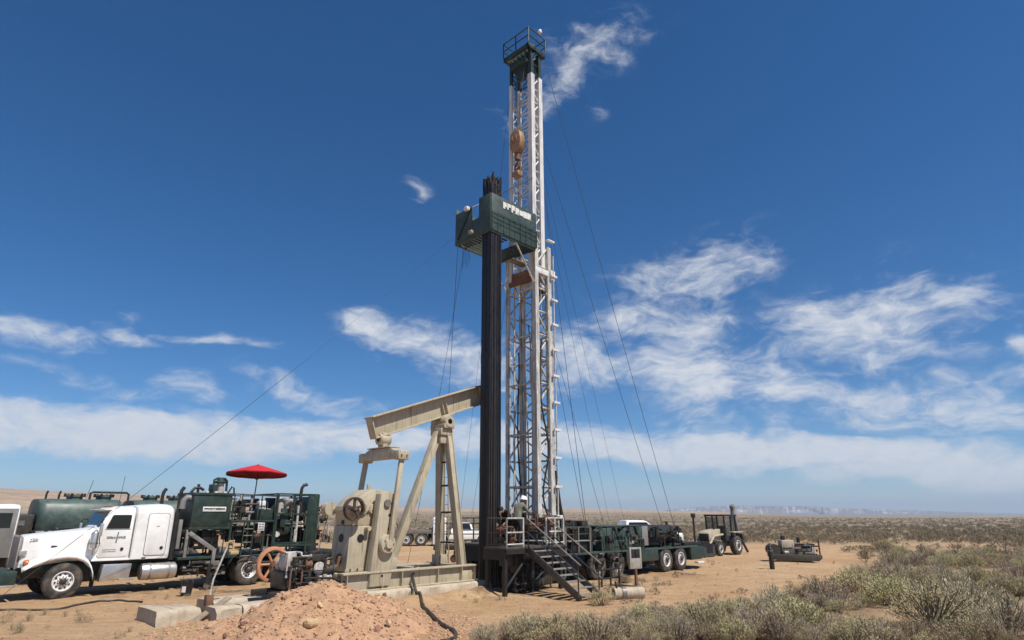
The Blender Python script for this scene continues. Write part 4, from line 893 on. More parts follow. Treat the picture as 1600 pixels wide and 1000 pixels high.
# ---- mast
MX = -2.77
def lattice(part, cx, a, b, z0, z1, step, mat, rl, rb, taper=0, faces=('sn','sf','f')):
    zs = []; z = z0
    while z < z1-.2: zs.append(z); z += step
    zs.append(z1)
    for sx in (-1,1):
        for sy in (-1,1):
            r = rl*(1.25 if sy < 0 else .85); rod('mast_leg', (cx+sx*b,sy*a,z0), (cx+sx*b,sy*a,z1), r, mat, part, True)
    for i in range(len(zs)-1):
        za, zb = zs[i], zs[i+1]; e = 1 if i % 2 else -1
        for sy in (-1,1):
            rod('lattice_brace', (cx-e*b,sy*a,za), (cx+e*b,sy*a,zb), rb, mat, part); rod('lattice_strut', (cx-b,sy*a,za), (cx+b,sy*a,za), rb, mat, part)
        rod('lattice_brace', (cx+b,-e*a,za), (cx+b,e*a,zb), rb*.9, mat, part); rod('lattice_strut', (cx+b,-a,za), (cx+b,a,za), rb, mat, part); rod('lattice_brace', (cx+b,e*a,za), (cx+b,-e*a,zb), rb*.8, mat, part)
        if i % 2 == 0: rod('lattice_strut', (cx-b,-a,za), (cx-b,a,za), rb, mat, part)
ML = B('lower_mast', MT['mastlow'], RG, (MX-.55,MX+.55,-.95,-.72,1.1,1.5), (MX-.55,MX+.55,.72,.95,1.1,1.5), bevel=.02)
lattice(ML, MX, .81, .42, 1.5, 13.9, 1.033, MT['mastlow'], .085, .042)
MU = B('upper_mast', MT['mast'], RG, MX-.4,MX+.2,-.7,.7,12.3,12.42, bevel=.01)
lattice(MU, MX-.1, .66, .275, 12.4, 22.9, .75, MT['mast'], .096, .036)
MC = B('crown', MT['green'], RG, (MX-.75,MX+.5,-.86,-.72,24.25,24.5), (MX-.75,MX+.5,.72,.86,24.25,24.5), (MX-.75,MX-.6,-.86,.86,24.25,24.48), (MX+.36,MX+.5,-.86,.86,24.25,24.48), (MX-.4,MX-.2,-.86,.86,24.25,24.6), bevel=.02)
lattice(MC, MX-.1, .66, .275, 22.9, 24.3, .7, MT['green'], .075, .035)
for y in (-.5,-.25,0,.25,.5): MB().lathe([(.1,-.04),(.3,-.05),(.32,-.05),(.28,0),(.32,.05),(.3,.05),(.1,.04)], (MX-.3,y,24.15), (0,1,0), 20).build('crown_sheave', MT['green'], MC)
for p in ((MX-.75,-.86),(MX-.75,.86),(MX+.5,-.86),(MX+.5,.86),(MX-.75,0)): rod('crown_rail_post', (p[0],p[1],24.5), (p[0],p[1],25.35), .03, MT['green'], MC)
for z in (25.35,24.9):
    rod('crown_rail', (MX-.75,-.86,z), (MX-.75,.86,z), .028, MT['green'], MC); rod('crown_rail', (MX+.5,-.86,z), (MX+.5,.86,z), .028, MT['green'], MC); rod('crown_rail', (MX-.75,-.86,z), (MX+.5,-.86,z), .028, MT['green'], MC); rod('crown_rail', (MX-.75,.86,z), (MX+.5,.86,z), .028, MT['green'], MC)
MB().lathe([(0,-.1),(.09,-.08),(.11,0),(.09,.09),(0,.12)], (MX+.1,-.86,25.62), (0,0,1), 14).build('crown_lamp', MT['rim'], MC)
B('crown_block_guard', MT['green'], MC, MX-.6,MX+.1,-.55,.55,23.65,23.95)
MB().prism([(-.5,23.7),(.5,23.7),(.12,23.0),(-.12,23.0)], MX-.45, MX-.15, 'x').build('crown_gusset', MT['green'], MC, .02)
# overlap collar, lock blocks
CL = B('mast_collar', MT['mast'], RG, (MX-.5,MX+.5,-.92,-.76,12.5,12.75), (MX-.5,MX+.5,.76,.92,12.5,12.75), (MX+.36,MX+.5,-.92,.92,12.5,12.75), bevel=.015)
B('collar_crosshead', MT['rust'], CL, MX-.45,MX-.3,-.8,.8,12.2,12.75); B('lock_block', MT['mast'], CL, MX+.42,MX+.7,-1.0,-.8,12.35,12.8); B('lock_block', MT['mast'], CL, MX+.3,MX+.75,-.98,-.82,14.2,14.28)
clutter(CL, (MX-.5,MX+.4,-.8,.8,11.7,12.4), 61, 6, 3, 4, ('rust','mastlow','steel'))
# standpipe, raising ram, ladder, hoses on the mast
MA = C_('raising_ram', MT['mastlow'], RG, (MX-.05,-.35,1.5), (MX-.05,-.35,9.0), .12); C_('ram_rod', MT['steel'], MA, (MX-.05,-.35,9.0), (MX-.05,-.35,12.3), .08)
for x, y, z0, z1, r in ((MX+.2,.4,1.6,13,.05),(MX-.3,.55,1.6,12.5,.04),(MX+.3,-.1,1.6,12.6,.035)): C_('standpipe', MT['mastlow'], RG, (x,y,z0), (x,y,z1), r)
C_('standpipe', MT['mastlow'], RG, (MX+.22,-.98,1.5), (MX+.22,-.98,12.4), .055)
lad = MB().beam((MX+.56,-1.0,1.5),(MX+.56,-1.0,13.5),.05,.04).beam((MX+.56,-.62,1.5),(MX+.56,-.62,13.5),.05,.04).build('mast_ladder', MT['mastlow'], RG)
for i in range(39): rod('ladder_rung', (MX+.56,-1.0,1.7+i*.3), (MX+.56,-.62,1.7+i*.3), .013, MT['mastlow'], lad)
for i in range(10): B('pipe_clamp', MT['mast'], lad, MX+.4,MX+.78,-1.06,-.96,2.4+i*1.12,2.5+i*1.12, bevel=.01)
T_('mast_hose', MT['black'], RG, smooth_path([(MX-.15,-.86,9.5),(MX-.25,-.9,7),(MX+.1,-.95,5),(MX-.2,-.9,3.2),(MX+.2,-1.1,1.8)],6), .035)
for k, y in enumerate((-.32,-.16,.16,.32)): T_('mast_line', MT['wire'], RG, [(MX-.45,y,24.1),(MX-.62,y*.4,20.2)], .012)
for y in (-.5,.5): T_('mast_line', MT['wire'], RG, [(MX-.2,y,24.1),(MX+.1,y*.7,2.2)], .014)
for k in range(7):
    y = -.75+.25*k; T_('mast_hose', MT['black'] if k%2 else MT['mastlow'], RG, smooth_path([(MX+.1*math.sin(k),y,12.2-k*.6),(MX+.2*math.cos(k*2),y*.8,8.5),(MX-.25*math.cos(k),y+.1*math.sin(3*k),5.2),(MX+.1,y*.7,1.7)],5), .02+.006*(k%3))
for k in range(9): B('mast_bracket', MT['mastlow'], RG, MX-.5,MX-.38,-.9+.0*k,-.72,2.6+k*1.24,2.78+k*1.24, bevel=.01)
# dark flared skirt where the mast meets the deck
T_('cable_bundle', MT['black'], RG, smooth_path([(MX+.55,-.9,4.2),(MX+.75,-.95,2.8),(MX+1.0,-1.0,2.0),(MX+1.4,-1.0,1.3)],6), .07); T_('cable_bundle', MT['black'], RG, smooth_path([(MX+.5,-.8,3.4),(MX+.85,-.85,2.3),(MX+1.15,-.9,1.5),(MX+1.3,-.9,1.1)],6), .09)
# ---- racking board
RB = B('racking_board', g2, RG, (-6.12,-3.4,-1.05,-.97,13.38,13.5), (-6.12,-3.4,1.02,1.1,13.38,13.5), (-6.12,-6.04,-1.05,1.1,13.38,13.5), (-3.5,-3.4,-1.05,1.1,13.38,13.5), bevel=.01)
def panel(x0,x1,y0,y1,z0=13.46,z1=15.1): return B('windwall_panel', g2, RB, x0,x1,y0,y1,z0,z1, bevel=.006)
nw = panel(-6.1,-3.38,-1.085,-1.055); 
for i in range(9): B('panel_rib', g2, nw, -6.08+i*.335,-6.05+i*.335,-1.115,-1.085,13.48,14.25, bevel=0)
for z in (13.82,14.02,14.22): B('panel_rail', MT['green'], nw, -6.08,-3.4,-1.125,-1.117,z,z+.035, bevel=0)
lettering('board_lettering', nw, lambda u,v,d: (-5.45+u,-1.09-d,14.62+v), 7, .33, 1.72, MT['rim'], 31)
panel(-6.13,-6.10,-1.05,-.35,13.46,15.1); panel(-6.13,-6.10,.05,1.1,13.46,14.85); panel(-6.13,-6.10,-.33,.03,13.46,14.2); fwl = panel(-6.1,-3.38,1.10,1.13)
MB().beam((-6.15,.9,13.6),(-6.15,.1,14.8),.06,.03).build('panel_brace', MT['green'], RB); B('flood_lamp', MT['rim'], RB, -6.3,-6.12,.2,.42,14.72,14.9, bevel=.03); B('flood_lamp', MT['rimgrey'], RB, -6.3,-6.12,-.1,.1,13.55,13.7, bevel=.03)
for i in range(9): rod('finger', (-6.0,-.75+i*.2,13.44), (-4.4 if i > 3 else -4.9,-.75+i*.2,13.44), .03, g2, RB, True)
for i in range(14): rod('grating_bar', (-4.35+i*.065,-1.0,13.43), (-4.35+i*.065,1.05,13.43), .012, MT['green'], RB, True)
for s in (-1,1): rod('board_hanger', (-5.9,s*1.03,15.0), (MX-.35,s*.75,17.2), .022, MT['green'], RB); rod('board_knee', (-4.6,s*1.0,13.4), (MX-.4,s*.8,11.9), .035, MT['mastlow'], RB)
B('board_step', MT['steel'], RB, -4.5,-3.5,-.75,-.35,12.75,12.81); 
for i in range(6): rod('hanging_strap', (-5.95,.35+i*.09,13.38), (-5.95,.35+i*.09,12.5-.12*(i%3)), .006, MT['black'], RB)
# ------------------------------------------------------------------ travelling block
TB = empty('travelling_block', RG.matrix_basis @ Vector((-3.42,0,17.85)), RZ, 'rusty yellow-brown travelling block with hook hanging inside the upper mast', 'travelling block')
MB().prism([(-.28,1.0),(-.36,1.35),(-.28,1.85),(-.1,2.02),(.1,2.02),(.28,1.85),(.36,1.35),(.28,1.0),(.12,.8),(-.12,.8)], -.18, .18, 'x').build('block_case', MT['block'], TB, .03)
for y in (-.12,.12): MB().lathe([(0,-.03),(.26,-.03),(.28,0),(.26,.03),(0,.03)], (0,y,1.5), (0,1,0), 22).build('block_sheave', MT['rust'], TB)
C_('block_swivel', MT['rust'], TB, (0,0,.45), (0,0,.85), .13); T_('hook', MT['rust'], TB, [(0,0,.5),(0,0,.3),(0,.14,.18),(0,.15,.05),(0,0,-.05),(0,-.14,.03)], .055)
B('elevator', MT['block'], TB, -.18,.18,-.2,.2,-.45,-.2, bevel=.04)
for s in (-1,1): rod('elevator_link', (0,s*.16,.25), (0,s*.18,-.3), .03, MT['rust'], TB)
# ------------------------------------------------------------------ racked tubing, each stand its own pipe
q_ = random.Random(2)
pm = MB().cyl((0,0,0),(0,0,15.55),.037,n=10); 
for z in (.0,9.6 if False else 7.8,15.25): pm.cyl((0,0,z),(0,0,z+.3),.047,n=10)
pmesh = pm.mesh('tubing', MT['pipe']); pms = [pmesh]
for kk in ('pipe2','pipe3'):
    p2 = pmesh.copy(); p2.materials.clear(); p2.materials.append(MT[kk]); pms.append(p2)
for i in range(7):
    for j in range(8):
        if (i, j) in ((6,7),(6,6),(0,7)): continue
        lx = -6.0+.085*i+q_.uniform(-.012,.012); ly = -.98+.082*j+q_.uniform(-.012,.012)
        o = link(bpy.data.objects.new('tubing_stand', q_.choice(pms))); o.location = RG.matrix_basis @ Vector((lx+q_.uniform(-.03,.03), ly-.05+q_.uniform(-.02,.02), .17))
        tgt = RG.matrix_basis @ Vector((lx, ly, 15.7)); o.rotation_euler = (tgt-o.location).to_track_quat('Z','Y').to_euler()
        o.scale = (1,1,1+q_.uniform(-.012,.03))
        tag(o, 'long black steel tubing stand in the upright bundle leaning in the racking board', 'pipe', 'black tubing racked in the upright bundle')
mt_ = empty('timber_mat', RG.matrix_basis @ Vector((-5.75,-.75,0)), RZ, 'dark timber mat under the feet of the black pipes', 'timber mat')
for i in range(5): B('plank', MT['wood'], mt_, -.6,.75,-.5+i*.22,-.29+i*.22,.0,.165)
# ------------------------------------------------------------------ wellhead and tongs
WH = empty('wellhead', RG.matrix_basis @ Vector((-4.3,.1,0)), RZ, 'dark stacked wellhead valves in the shade under the rig floor', 'wellhead')
MB().lathe([(.25,0),(.25,.12),(.15,.14),(.15,.4),(.26,.42),(.26,.52),(.16,.55),(.16,.95),(.26,.97),(.26,1.07),(.14,1.1),(.14,1.4)], (0,0,0), (0,0,1), 20).build('valve_stack', MT['redbrown'], WH)
for z in (.3,.75): MB().lathe([(.14,0),(.17,.0),(.17,.03),(.14,.03)], (0,-.5,z), (0,1,0), 16).build('hand_wheel', MT['rust'], WH); C_('valve_stem', MT['rust'], WH, (0,-.5,z), (0,-.1,z), .03)
TG = empty('power_tongs', RG.matrix_basis @ Vector((-3.75,-1.0,2.0)), RZ, 'red-brown power tongs hanging over the rig floor beside the worker', 'tongs')
MB().prism([(-.35,-.2),(-.1,-.3),(.3,-.22),(.5,-.08),(.5,.08),(.3,.22),(-.1,.3),(-.35,.2)], 0, .22, 'z').build('tong_body', MT['redbrown'], TG, .03); C_('tong_motor', MT['rust'], TG, (.25,0,.2), (.25,0,.55), .12); T_('tong_hose', MT['black'], TG, [(.25,.1,.4),(.6,.2,.7),(.9,.3,.3),(1.0,.3,-.3)], .03); rod('tong_line', (0,0,.2), (.1,0,6.5), .008, MT['wire'], TG)
# ------------------------------------------------------------------ guy wires
def guy(p0, p1, label, r=.013, sag=.0, grp='guy wires of the mast', name='guy_wire'):
    p0 = Vector(p0); p1 = Vector(p1); pts = []
    for i in range(17):
        f = i/16; p = p0.lerp(p1, f); p.z -= sag*4*f*(1-f); pts.append(p)
    o = MB().tube(pts, r if not isinstance(r, tuple) else [r[0] if i < 9 else r[1] for i in range(17)], 6).build(name, MT['wire'], None); return tag(o, label, 'cable', grp)
RM = lambda x,y,z: RG.matrix_basis @ Vector((x,y,z))
crn, crf = RM(MX+.4,-.8,24.4), RM(MX+.4,.8,24.4); bdn, bdf = RM(-3.5,-1.0,15.0), RM(-6.0,1.05,15.0)
gl = gp(-20,948); guy(RM(MX-.4,.7,17.2), gl, 'slanting guy wire crossing in front of the white truck to the left', (.003,.0075), .35)
guy(crn, RM(7.2,-.75,1.5), 'nearer of two mast guys running down to the front of the rig carrier', .0105, .15); guy(crf, RM(7.9,.3,1.5), 'farther of two mast guys running down to the front of the rig carrier', .0105, .15)
guy(RM(MX+.3,-.7,17.5), RM(-.3,-.9,2.0), 'steep dark guy from mid mast to the rig deck, left of a pair', .011); guy(RM(MX+.3,.6,17.5), RM(.15,-.5,2.0), 'steep dark guy from mid mast to the rig deck, right of a pair', .010)
guy(RM(MX+.35,0,13.0), RM(1.9,-.2,2.05), 'guy from mast collar to the roof of the rig machinery house', .008)
guy(crf, wp(952,815,48), 'thin guy from mast top to the plain behind the machinery house', .008, .2); guy(crf, wp(975,814,52), 'thin guy from mast top to the plain behind the rig deck roof sheet', .008, .2)
guy(RM(-6.05,1.0,13.4), RM(-6.3,1.3,.2), 'plumb rope hanging from the far corner of the racking board', .009, 0, None, 'hanging_rope')
guy(RM(MX-.5,.7,22), wp(718,812,44), 'thin guy running down behind the pumping unit, left one', .008, .2); guy(RM(MX-.5,.7,12.5), wp(736,812,40), 'thin guy running down behind the pumping unit, right one', .008, .2)
guy(RM(-6.0,.6,13.4), wp(632,905,24.5), 'slack rope from racking board to the ground among the pump legs', .008, .5, None, 'tag_line')

# ------------------------------------------------------------------ workers
def worker(loc, rz, label, J, cloth, hat, trous):
    root = empty('person', loc, rz, label, 'person')
    V = {'pel':((0,0,.93),(.155,.12)),'spi':J.get('spi',(0,.02,1.14)),'che':J.get('che',(0,.03,1.34)),'nek':J.get('nek',(0,.03,1.50)),'hd':J.get('hd',(0,.05,1.60))}
    order = []; edges = []
    def av(k, p, r): order.append((k, p, r))
    av('pel',(0,0,.95),(.16,.125)); av('spi',J['spi'],(.155,.115)); av('che',J['che'],(.17,.125)); av('nek',J['nek'],(.062,.065)); av('hd',J['hd'],(.075,.085))
    edges += [('pel','spi'),('spi','che'),('che','nek'),('nek','hd')]
    for s, a in ((-1,'L'),(1,'R')):
        av('sh'+a, J['sh'+a], (.075,.075)); av('el'+a, J['el'+a], (.052,.052)); av('wr'+a, J['wr'+a], (.034,.034)); av('ha'+a, J['ha'+a], (.042,.022))
        edges += [('che','sh'+a),('sh'+a,'el'+a),('el'+a,'wr'+a),('wr'+a,'ha'+a)]
        av('hp'+a,(s*.10,0,.88),(.105,.11)); av('kn'+a, J.get('kn'+a,(s*.12,.03,.49)), (.068,.072)); av('an'+a,(s*.125,-.02,.09),(.05,.055)); av('to'+a,(s*.14,.17,.045),(.05,.04))
        edges += [('pel','hp'+a),('hp'+a,'kn'+a),('kn'+a,'an'+a),('an'+a,'to'+a)]
    idx = {k:i for i,(k,_,_) in enumerate(order)}
    me = bpy.data.meshes.new('body'); me.from_pydata([p for _,p,_ in order], [(idx[a],idx[b]) for a,b in edges], [])
    tmp = bpy.data.objects.new('tmp', me); COL.objects.link(tmp)
    md = tmp.modifiers.new('s','SKIN'); md.use_smooth_shade = True
    for v, (_,_,r) in zip(me.skin_vertices[0].data, order): v.radius = r
    me.skin_vertices[0].data[0].use_root = True
    tmp.modifiers.new('d','SUBSURF').levels = 2; tmp.modifiers['d'].render_levels = 2
    dg = bpy.context.evaluated_depsgraph_get(); ev = bpy.data.meshes.new_from_object(tmp.evaluated_get(dg)); bpy.data.objects.remove(tmp)
    ev.name = 'body'
    # head, nose, ears and fingers grown into the same mesh
    bm = bmesh.new(); bm.from_mesh(ev); hd = Vector(J['hd']); fw = J.get('face', Vector((0,1,0))).normalized(); ex = MB()
    upv = Vector((0,0,1)); sidev = fw.cross(upv).normalized()
    for (c, rr_) in ((hd+upv*.03, (.078,.098,.118)),(hd+fw*.095+upv*.01, (.014,.022,.022)),(hd+sidev*.078+upv*.015,(.012,.022,.032)),(hd-sidev*.078+upv*.015,(.012,.022,.032)),(hd+fw*.07-upv*.06,(.035,.03,.03))):
        mt4 = Matrix((sidev, fw, upv)).transposed().to_4x4(); mt4.translation = c
        bmesh.ops.create_icosphere(bm, subdivisions=2, radius=1, matrix=mt4 @ Matrix.Diagonal((*rr_,1)))
    for a in 'LR':
        w0 = Vector(J['wr'+a]); h0 = Vector(J['ha'+a]); d = (h0-w0).normalized(); sd_ = d.cross(Vector((0,0,1))).normalized(); cu = d.cross(sd_).normalized()
        for k in range(4):
            b0 = h0 - d*.03 + sd_*(-.03+.02*k); l = (.062,.075,.07,.052)[k]; ex.tube([b0, b0+d*l*.5+cu*.008, b0+d*l*.85+cu*.03], [.0095,.009,.007], 6)
        b0 = w0.lerp(h0,.35) + sd_*(.03 if a == 'L' else -.03); ex.tube([b0, b0+d*.04+sd_*(.025 if a=='L' else -.025), b0+d*.075+sd_*(.03 if a=='L' else -.03)], [.012,.011,.009], 6)
    tm = ex.mesh('t', None); bm.from_mesh(tm); bpy.data.meshes.remove(tm)
    bm.to_mesh(ev); bm.free(); ev.shade_smooth()
    for k in (cloth, trous, 'skin', 'black'): ev.materials.append(MT[k])
    nk = Vector(J['nek'])
    for p in ev.polygons:
        c = p.center; mi = 0
        if c.z < .95: mi = 1
        if c.z < .11: mi = 3
        if (c-hd).length < .15 and (c-nk).dot((hd-nk).normalized()) > .0: mi = 2
        for a in 'LR':
            if (c-Vector(J['ha'+a])).length < .115: mi = 2
        p.material_index = mi
    link(bpy.data.objects.new('body', ev), root)
    if hat:
        h = MB().lathe([(.155,-.012),(.15,.0),(.128,.008),(.125,.045),(.105,.09),(.06,.118),(0,.125)], hd+upv*.075, upv+fw*.12, 20); h.beam(hd+upv*.195-fw*.1, hd+upv*.19+fw*.1, .02, .018)
        h.build('hard_hat', MT['hat'], root)
    else:
        MB().lathe([(.088,-.03),(.1,.02),(.085,.08),(.04,.105),(0,.11)], hd+upv*.055-fw*.01, upv, 16).build('cap', MT['darkcloth'], root)
    return root
J1 = dict(spi=(0,.08,1.12),che=(0,.20,1.28),nek=(0,.30,1.40),hd=(0,.38,1.47),shL=(-.19,.20,1.33),shR=(.19,.20,1.33),elL=(-.27,.36,1.10),elR=(.27,.34,1.10),wrL=(-.17,.58,1.10),wrR=(.17,.58,1.12),haL=(-.14,.67,1.11),haR=(.14,.67,1.13),knL=(-.13,.12,.49),knR=(.13,.09,.49),face=Vector((0,1,-.25)))
worker(RM(-5.12,-1.5,1.5), RZ - math.pi/2, 'worker in white hard hat and grey-green shirt reaching forward on the rig floor', J1, 'shirt', True, 'darkcloth')
J2 = dict(spi=(0,.15,1.06),che=(0,.36,1.12),nek=(0,.50,1.14),hd=(0,.60,1.13),shL=(-.19,.36,1.13),shR=(.19,.36,1.13),elL=(-.25,.46,.87),elR=(.25,.46,.87),wrL=(-.15,.60,.72),wrR=(.15,.60,.72),haL=(-.12,.66,.66),haR=(.12,.66,.66),knL=(-.12,.10,.49),knR=(.12,.10,.49),face=Vector((0,1,-.8)))
worker(RM(-5.02,-.95,1.5), RZ + math.pi*.62, 'stooping worker in dark clothes behind the black pipes on the rig floor', J2, 'darkcloth', False, 'darkcloth')

# ------------------------------------------------------------------ small things by the rig
cs = empty('control_stand', Vector((4.55,24.35,0)), RZ-R(12), 'pale grey control stand with two dark gauges in front of the rig wheels', 'control stand')
rod('stand_post', (0,0,0), (0,0,.75), .04, MT['rust'], cs, True); B('stand_base', MT['steel'], cs, -.2,.2,-.2,.2,0,.03)
fr = B('panel_frame', MT['rimgrey'], cs, (-.3,-.22,-.05,.05,.62,1.36), (.22,.3,-.05,.05,.62,1.36), (-.22,.22,-.05,.05,.62,.98), (-.22,.22,-.05,.05,1.29,1.36))
for x in (-.11,.11): B('gauge_pane', MT['black'], fr, x-.095,x+.095,-.03,.03,1.0,1.28)
pp = empty('pipe_section', gp(980,936), R(14), 'short thick grey pipe section lying on the sand by the stairs', 'pipe')
MB().lathe([(.13,0),(.17,0),(.17,1.0),(.13,1.0),(.13,0)], (-.45,0,.17), (1,0,0), 20).build('pipe_wall', MT['concrete'], pp); MB().lathe([(.172,0),(.2,0),(.2,.14),(.172,.14)], (-.2,0,.17), (1,0,0), 20).build('pipe_collar', MT['steel'], pp)
rod('bolt_stub', (-.35,-.05,.3), (-.4,-.05,.52), .03, MT['black'], pp)
ph = empty('pipe_hurdle', Vector((3.25,24.05,0)), RZ, 'low dark pipe hurdle standing between the stairs and the rig wheels', 'hurdle')
for x in (0,.55,1.1): rod('post', (x,0,0), (x,0,.62), .035, MT['black'], ph)
for z in (.6,.3): rod('rail', (-.1,0,z), (1.2,0,z), .03, MT['black'], ph)
gc = empty('gas_cylinder', gp(1207,889.5), 0, 'slim dark gas cylinder standing alone on the sand', 'gas cylinder')
MB().lathe([(0,0),(.10,0),(.115,.02),(.115,.86),(.10,.95),(.06,1.01),(.035,1.03),(.035,1.07)], (0,0,0), (0,0,1), 20).build('bottle', MT['black'], gc); MB().lathe([(.045,0),(.05,.02),(.05,.12),(.03,.15),(0,.15)], (0,0,1.05), (0,0,1), 14).build('valve_cap', MT['rust'], gc); MB().lathe([(.117,.0),(.119,.0),(.119,.06),(.117,.06)], (0,0,.82), (0,0,1), 20).build('neck_band', MT['steel'], gc)
# power skid far right
sk = empty('power_skid', Vector((16.1,37.4,0)), R(-8), 'low dark machinery skid on the sand right of the gas cylinder', 'skid')
m_ = MB(); m_.prism([(-1.35,.25),(-1.1,.05),(1.1,.05),(1.3,.2),(1.3,.38),(-1.35,.42)], -.6, -.5); m_.prism([(-1.35,.25),(-1.1,.05),(1.1,.05),(1.3,.2),(1.3,.38),(-1.35,.42)], .5, .6); m_.box(-1.2,1.2,-.5,.5,.3,.38); m_.build('skid_frame', MT['dsteel'], sk, .01)
B('engine_hood', MT['block2'], sk, -.75,-.05,-.42,.42,.38,1.15, bevel=.06); B('engine_hood', MT['wood'], sk, -.02,.35,-.4,.4,.38,1.0, bevel=.04); C_('muffler', MT['black'], sk, (.25,-.15,1.0), (.25,-.15,1.3), .09); C_('reel', MT['grease'], sk, (-1.15,-.48,.62), (-1.15,.48,.62), .32); B('tank', MT['alu'], sk, .45,1.0,-.38,.38,.38,.78, bevel=.05); rod('post', (1.22,-.5,.35), (1.22,-.5,1.15), .04, MT['black'], sk); C_('air_can', MT['black'], sk, (-.6,-.2,1.15), (-.6,-.2,1.36), .12)
clutter(sk, (-.8,1.15,-.55,.4,.38,.95), 71, 10, 3, 5, ('grease','steel','black','grime'))
# ------------------------------------------------------------------ backhoe loader (local -y is its front)
bh = empty('backhoe_loader', Vector((14.1,44.0,0)), R(-47), 'dusty backhoe loader parked beyond the rig carrier with boom folded up', 'backhoe')
yl = MT['block2']
B('chassis', MT['steel'], bh, -.4,.4,-2.2,2.0,.55,.9, bevel=.03)
MB().prism([(-2.3,.85),(-2.3,1.45),(-2.1,1.6),(-.7,1.72),(-.7,.85)], -.42, .42, 'x').build('hood', MT['block2'], bh, .06); B('grille', MT['black'], bh, -.36,.36,-2.36,-2.29,.92,1.42)
cb = B('cab', MT['black'], bh, -.75,.75,-.65,1.0,.9,1.25, bevel=.03); B('cab_roof', MT['black'], cb, -.8,.8,-.75,1.15,2.55,2.68, bevel=.03)
for x in (-.72,.72):
    for y in (-.62,.3,.97): rod('cab_pillar', (x,y,1.25), (x,y,2.56), .045, MT['black'], cb, True)
for s in (-1,1): B('side_window', MT['clear'], cb, s*.70-.008,s*.70+.008,-.56,.92,1.3,2.52, bevel=0)
B('front_window', MT['clear'], cb, -.65,.65,-.64,-.625,1.3,2.52, bevel=0); B('seat', MT['black'], cb, -.25,.25,0,.5,1.25,1.9)
for s in (-1,1):
    o = wheel(bh, s*.95, -1.75, .45, r=.45, w=.3, side=-1, rim='rim'); o.rotation_euler = (0,0,s*math.pi/2 if s>0 else -math.pi/2)
    o = wheel(bh, s*1.05, .55, .62, r=.62, w=.42, side=-1, rim='rim'); o.rotation_euler = (0,0,s*math.pi/2 if s>0 else -math.pi/2)
    B('rear_fender', yl, bh, min(s*.6,s*1.1),max(s*.6,s*1.1),-.1,1.25,1.46,1.53, bevel=.02)
    MB().tube([(s*.55,-.6,1.35),(s*.55,-1.9,1.25),(s*.55,-2.75,.55),(s*.55,-3.0,.45)], .075).build('loader_arm', yl, bh); rod('loader_ram', (s*.5,-.8,.9), (s*.5,-2.2,1.05), .05, MT['steel'], bh)
MB().prism([(-2.95,.75),(-2.85,.2),(-3.0,.02),(-3.75,.0),(-3.2,.22),(-3.1,.85)], -1.12, 1.12, 'x').build('loader_bucket', MT['grease'], bh, .02)
B('engine_side', MT['grease'], bh, -.4,.4,-2.0,-.7,.6,.86)
MB().beam((0,1.9,.9),(0,2.2,3.2),.26,.3).beam((0,2.2,3.1),(0,2.05,3.35),.3,.3).build('backhoe_boom', MT['tongue'], bh, .03); MB().beam((0,2.15,3.3),(0,2.7,1.3),.2,.24).build('dipper_stick', MT['tongue'], bh, .03); rod('boom_ram', (0,1.75,1.5), (0,2.1,2.6), .06, MT['steel'], bh)
MB().prism([(2.55,1.35),(2.95,1.3),(3.05,.95),(2.85,.65),(2.6,.6),(2.72,.95)], -.32, .32, 'x').build('digging_bucket', MT['grease'], bh, .02)
for s in (-1,1): MB().beam((s*.6,1.9,.95),(s*.95,2.0,.1),.14,.16).build('stabiliser', MT['grease'], bh, .02)
C_('exhaust', MT['black'], bh, (.3,-1.4,1.6), (.3,-1.4,2.3), .045); rod('mirror_post', (-.9,-3.2,.8), (-.9,-3.2,2.3), .03, MT['black'], bh) if False else None
bh.scale = (.93,.93,.95)
tl = empty('pipe_post', gp(1088,868), 0, 'thin dark post standing left of the backhoe', 'post'); rod('post', (0,0,0), (0,0,2.5), .07, MT['black'], tl); B('post_head', MT['black'], tl, -.13,.13,-.1,.1,2.35,2.62)
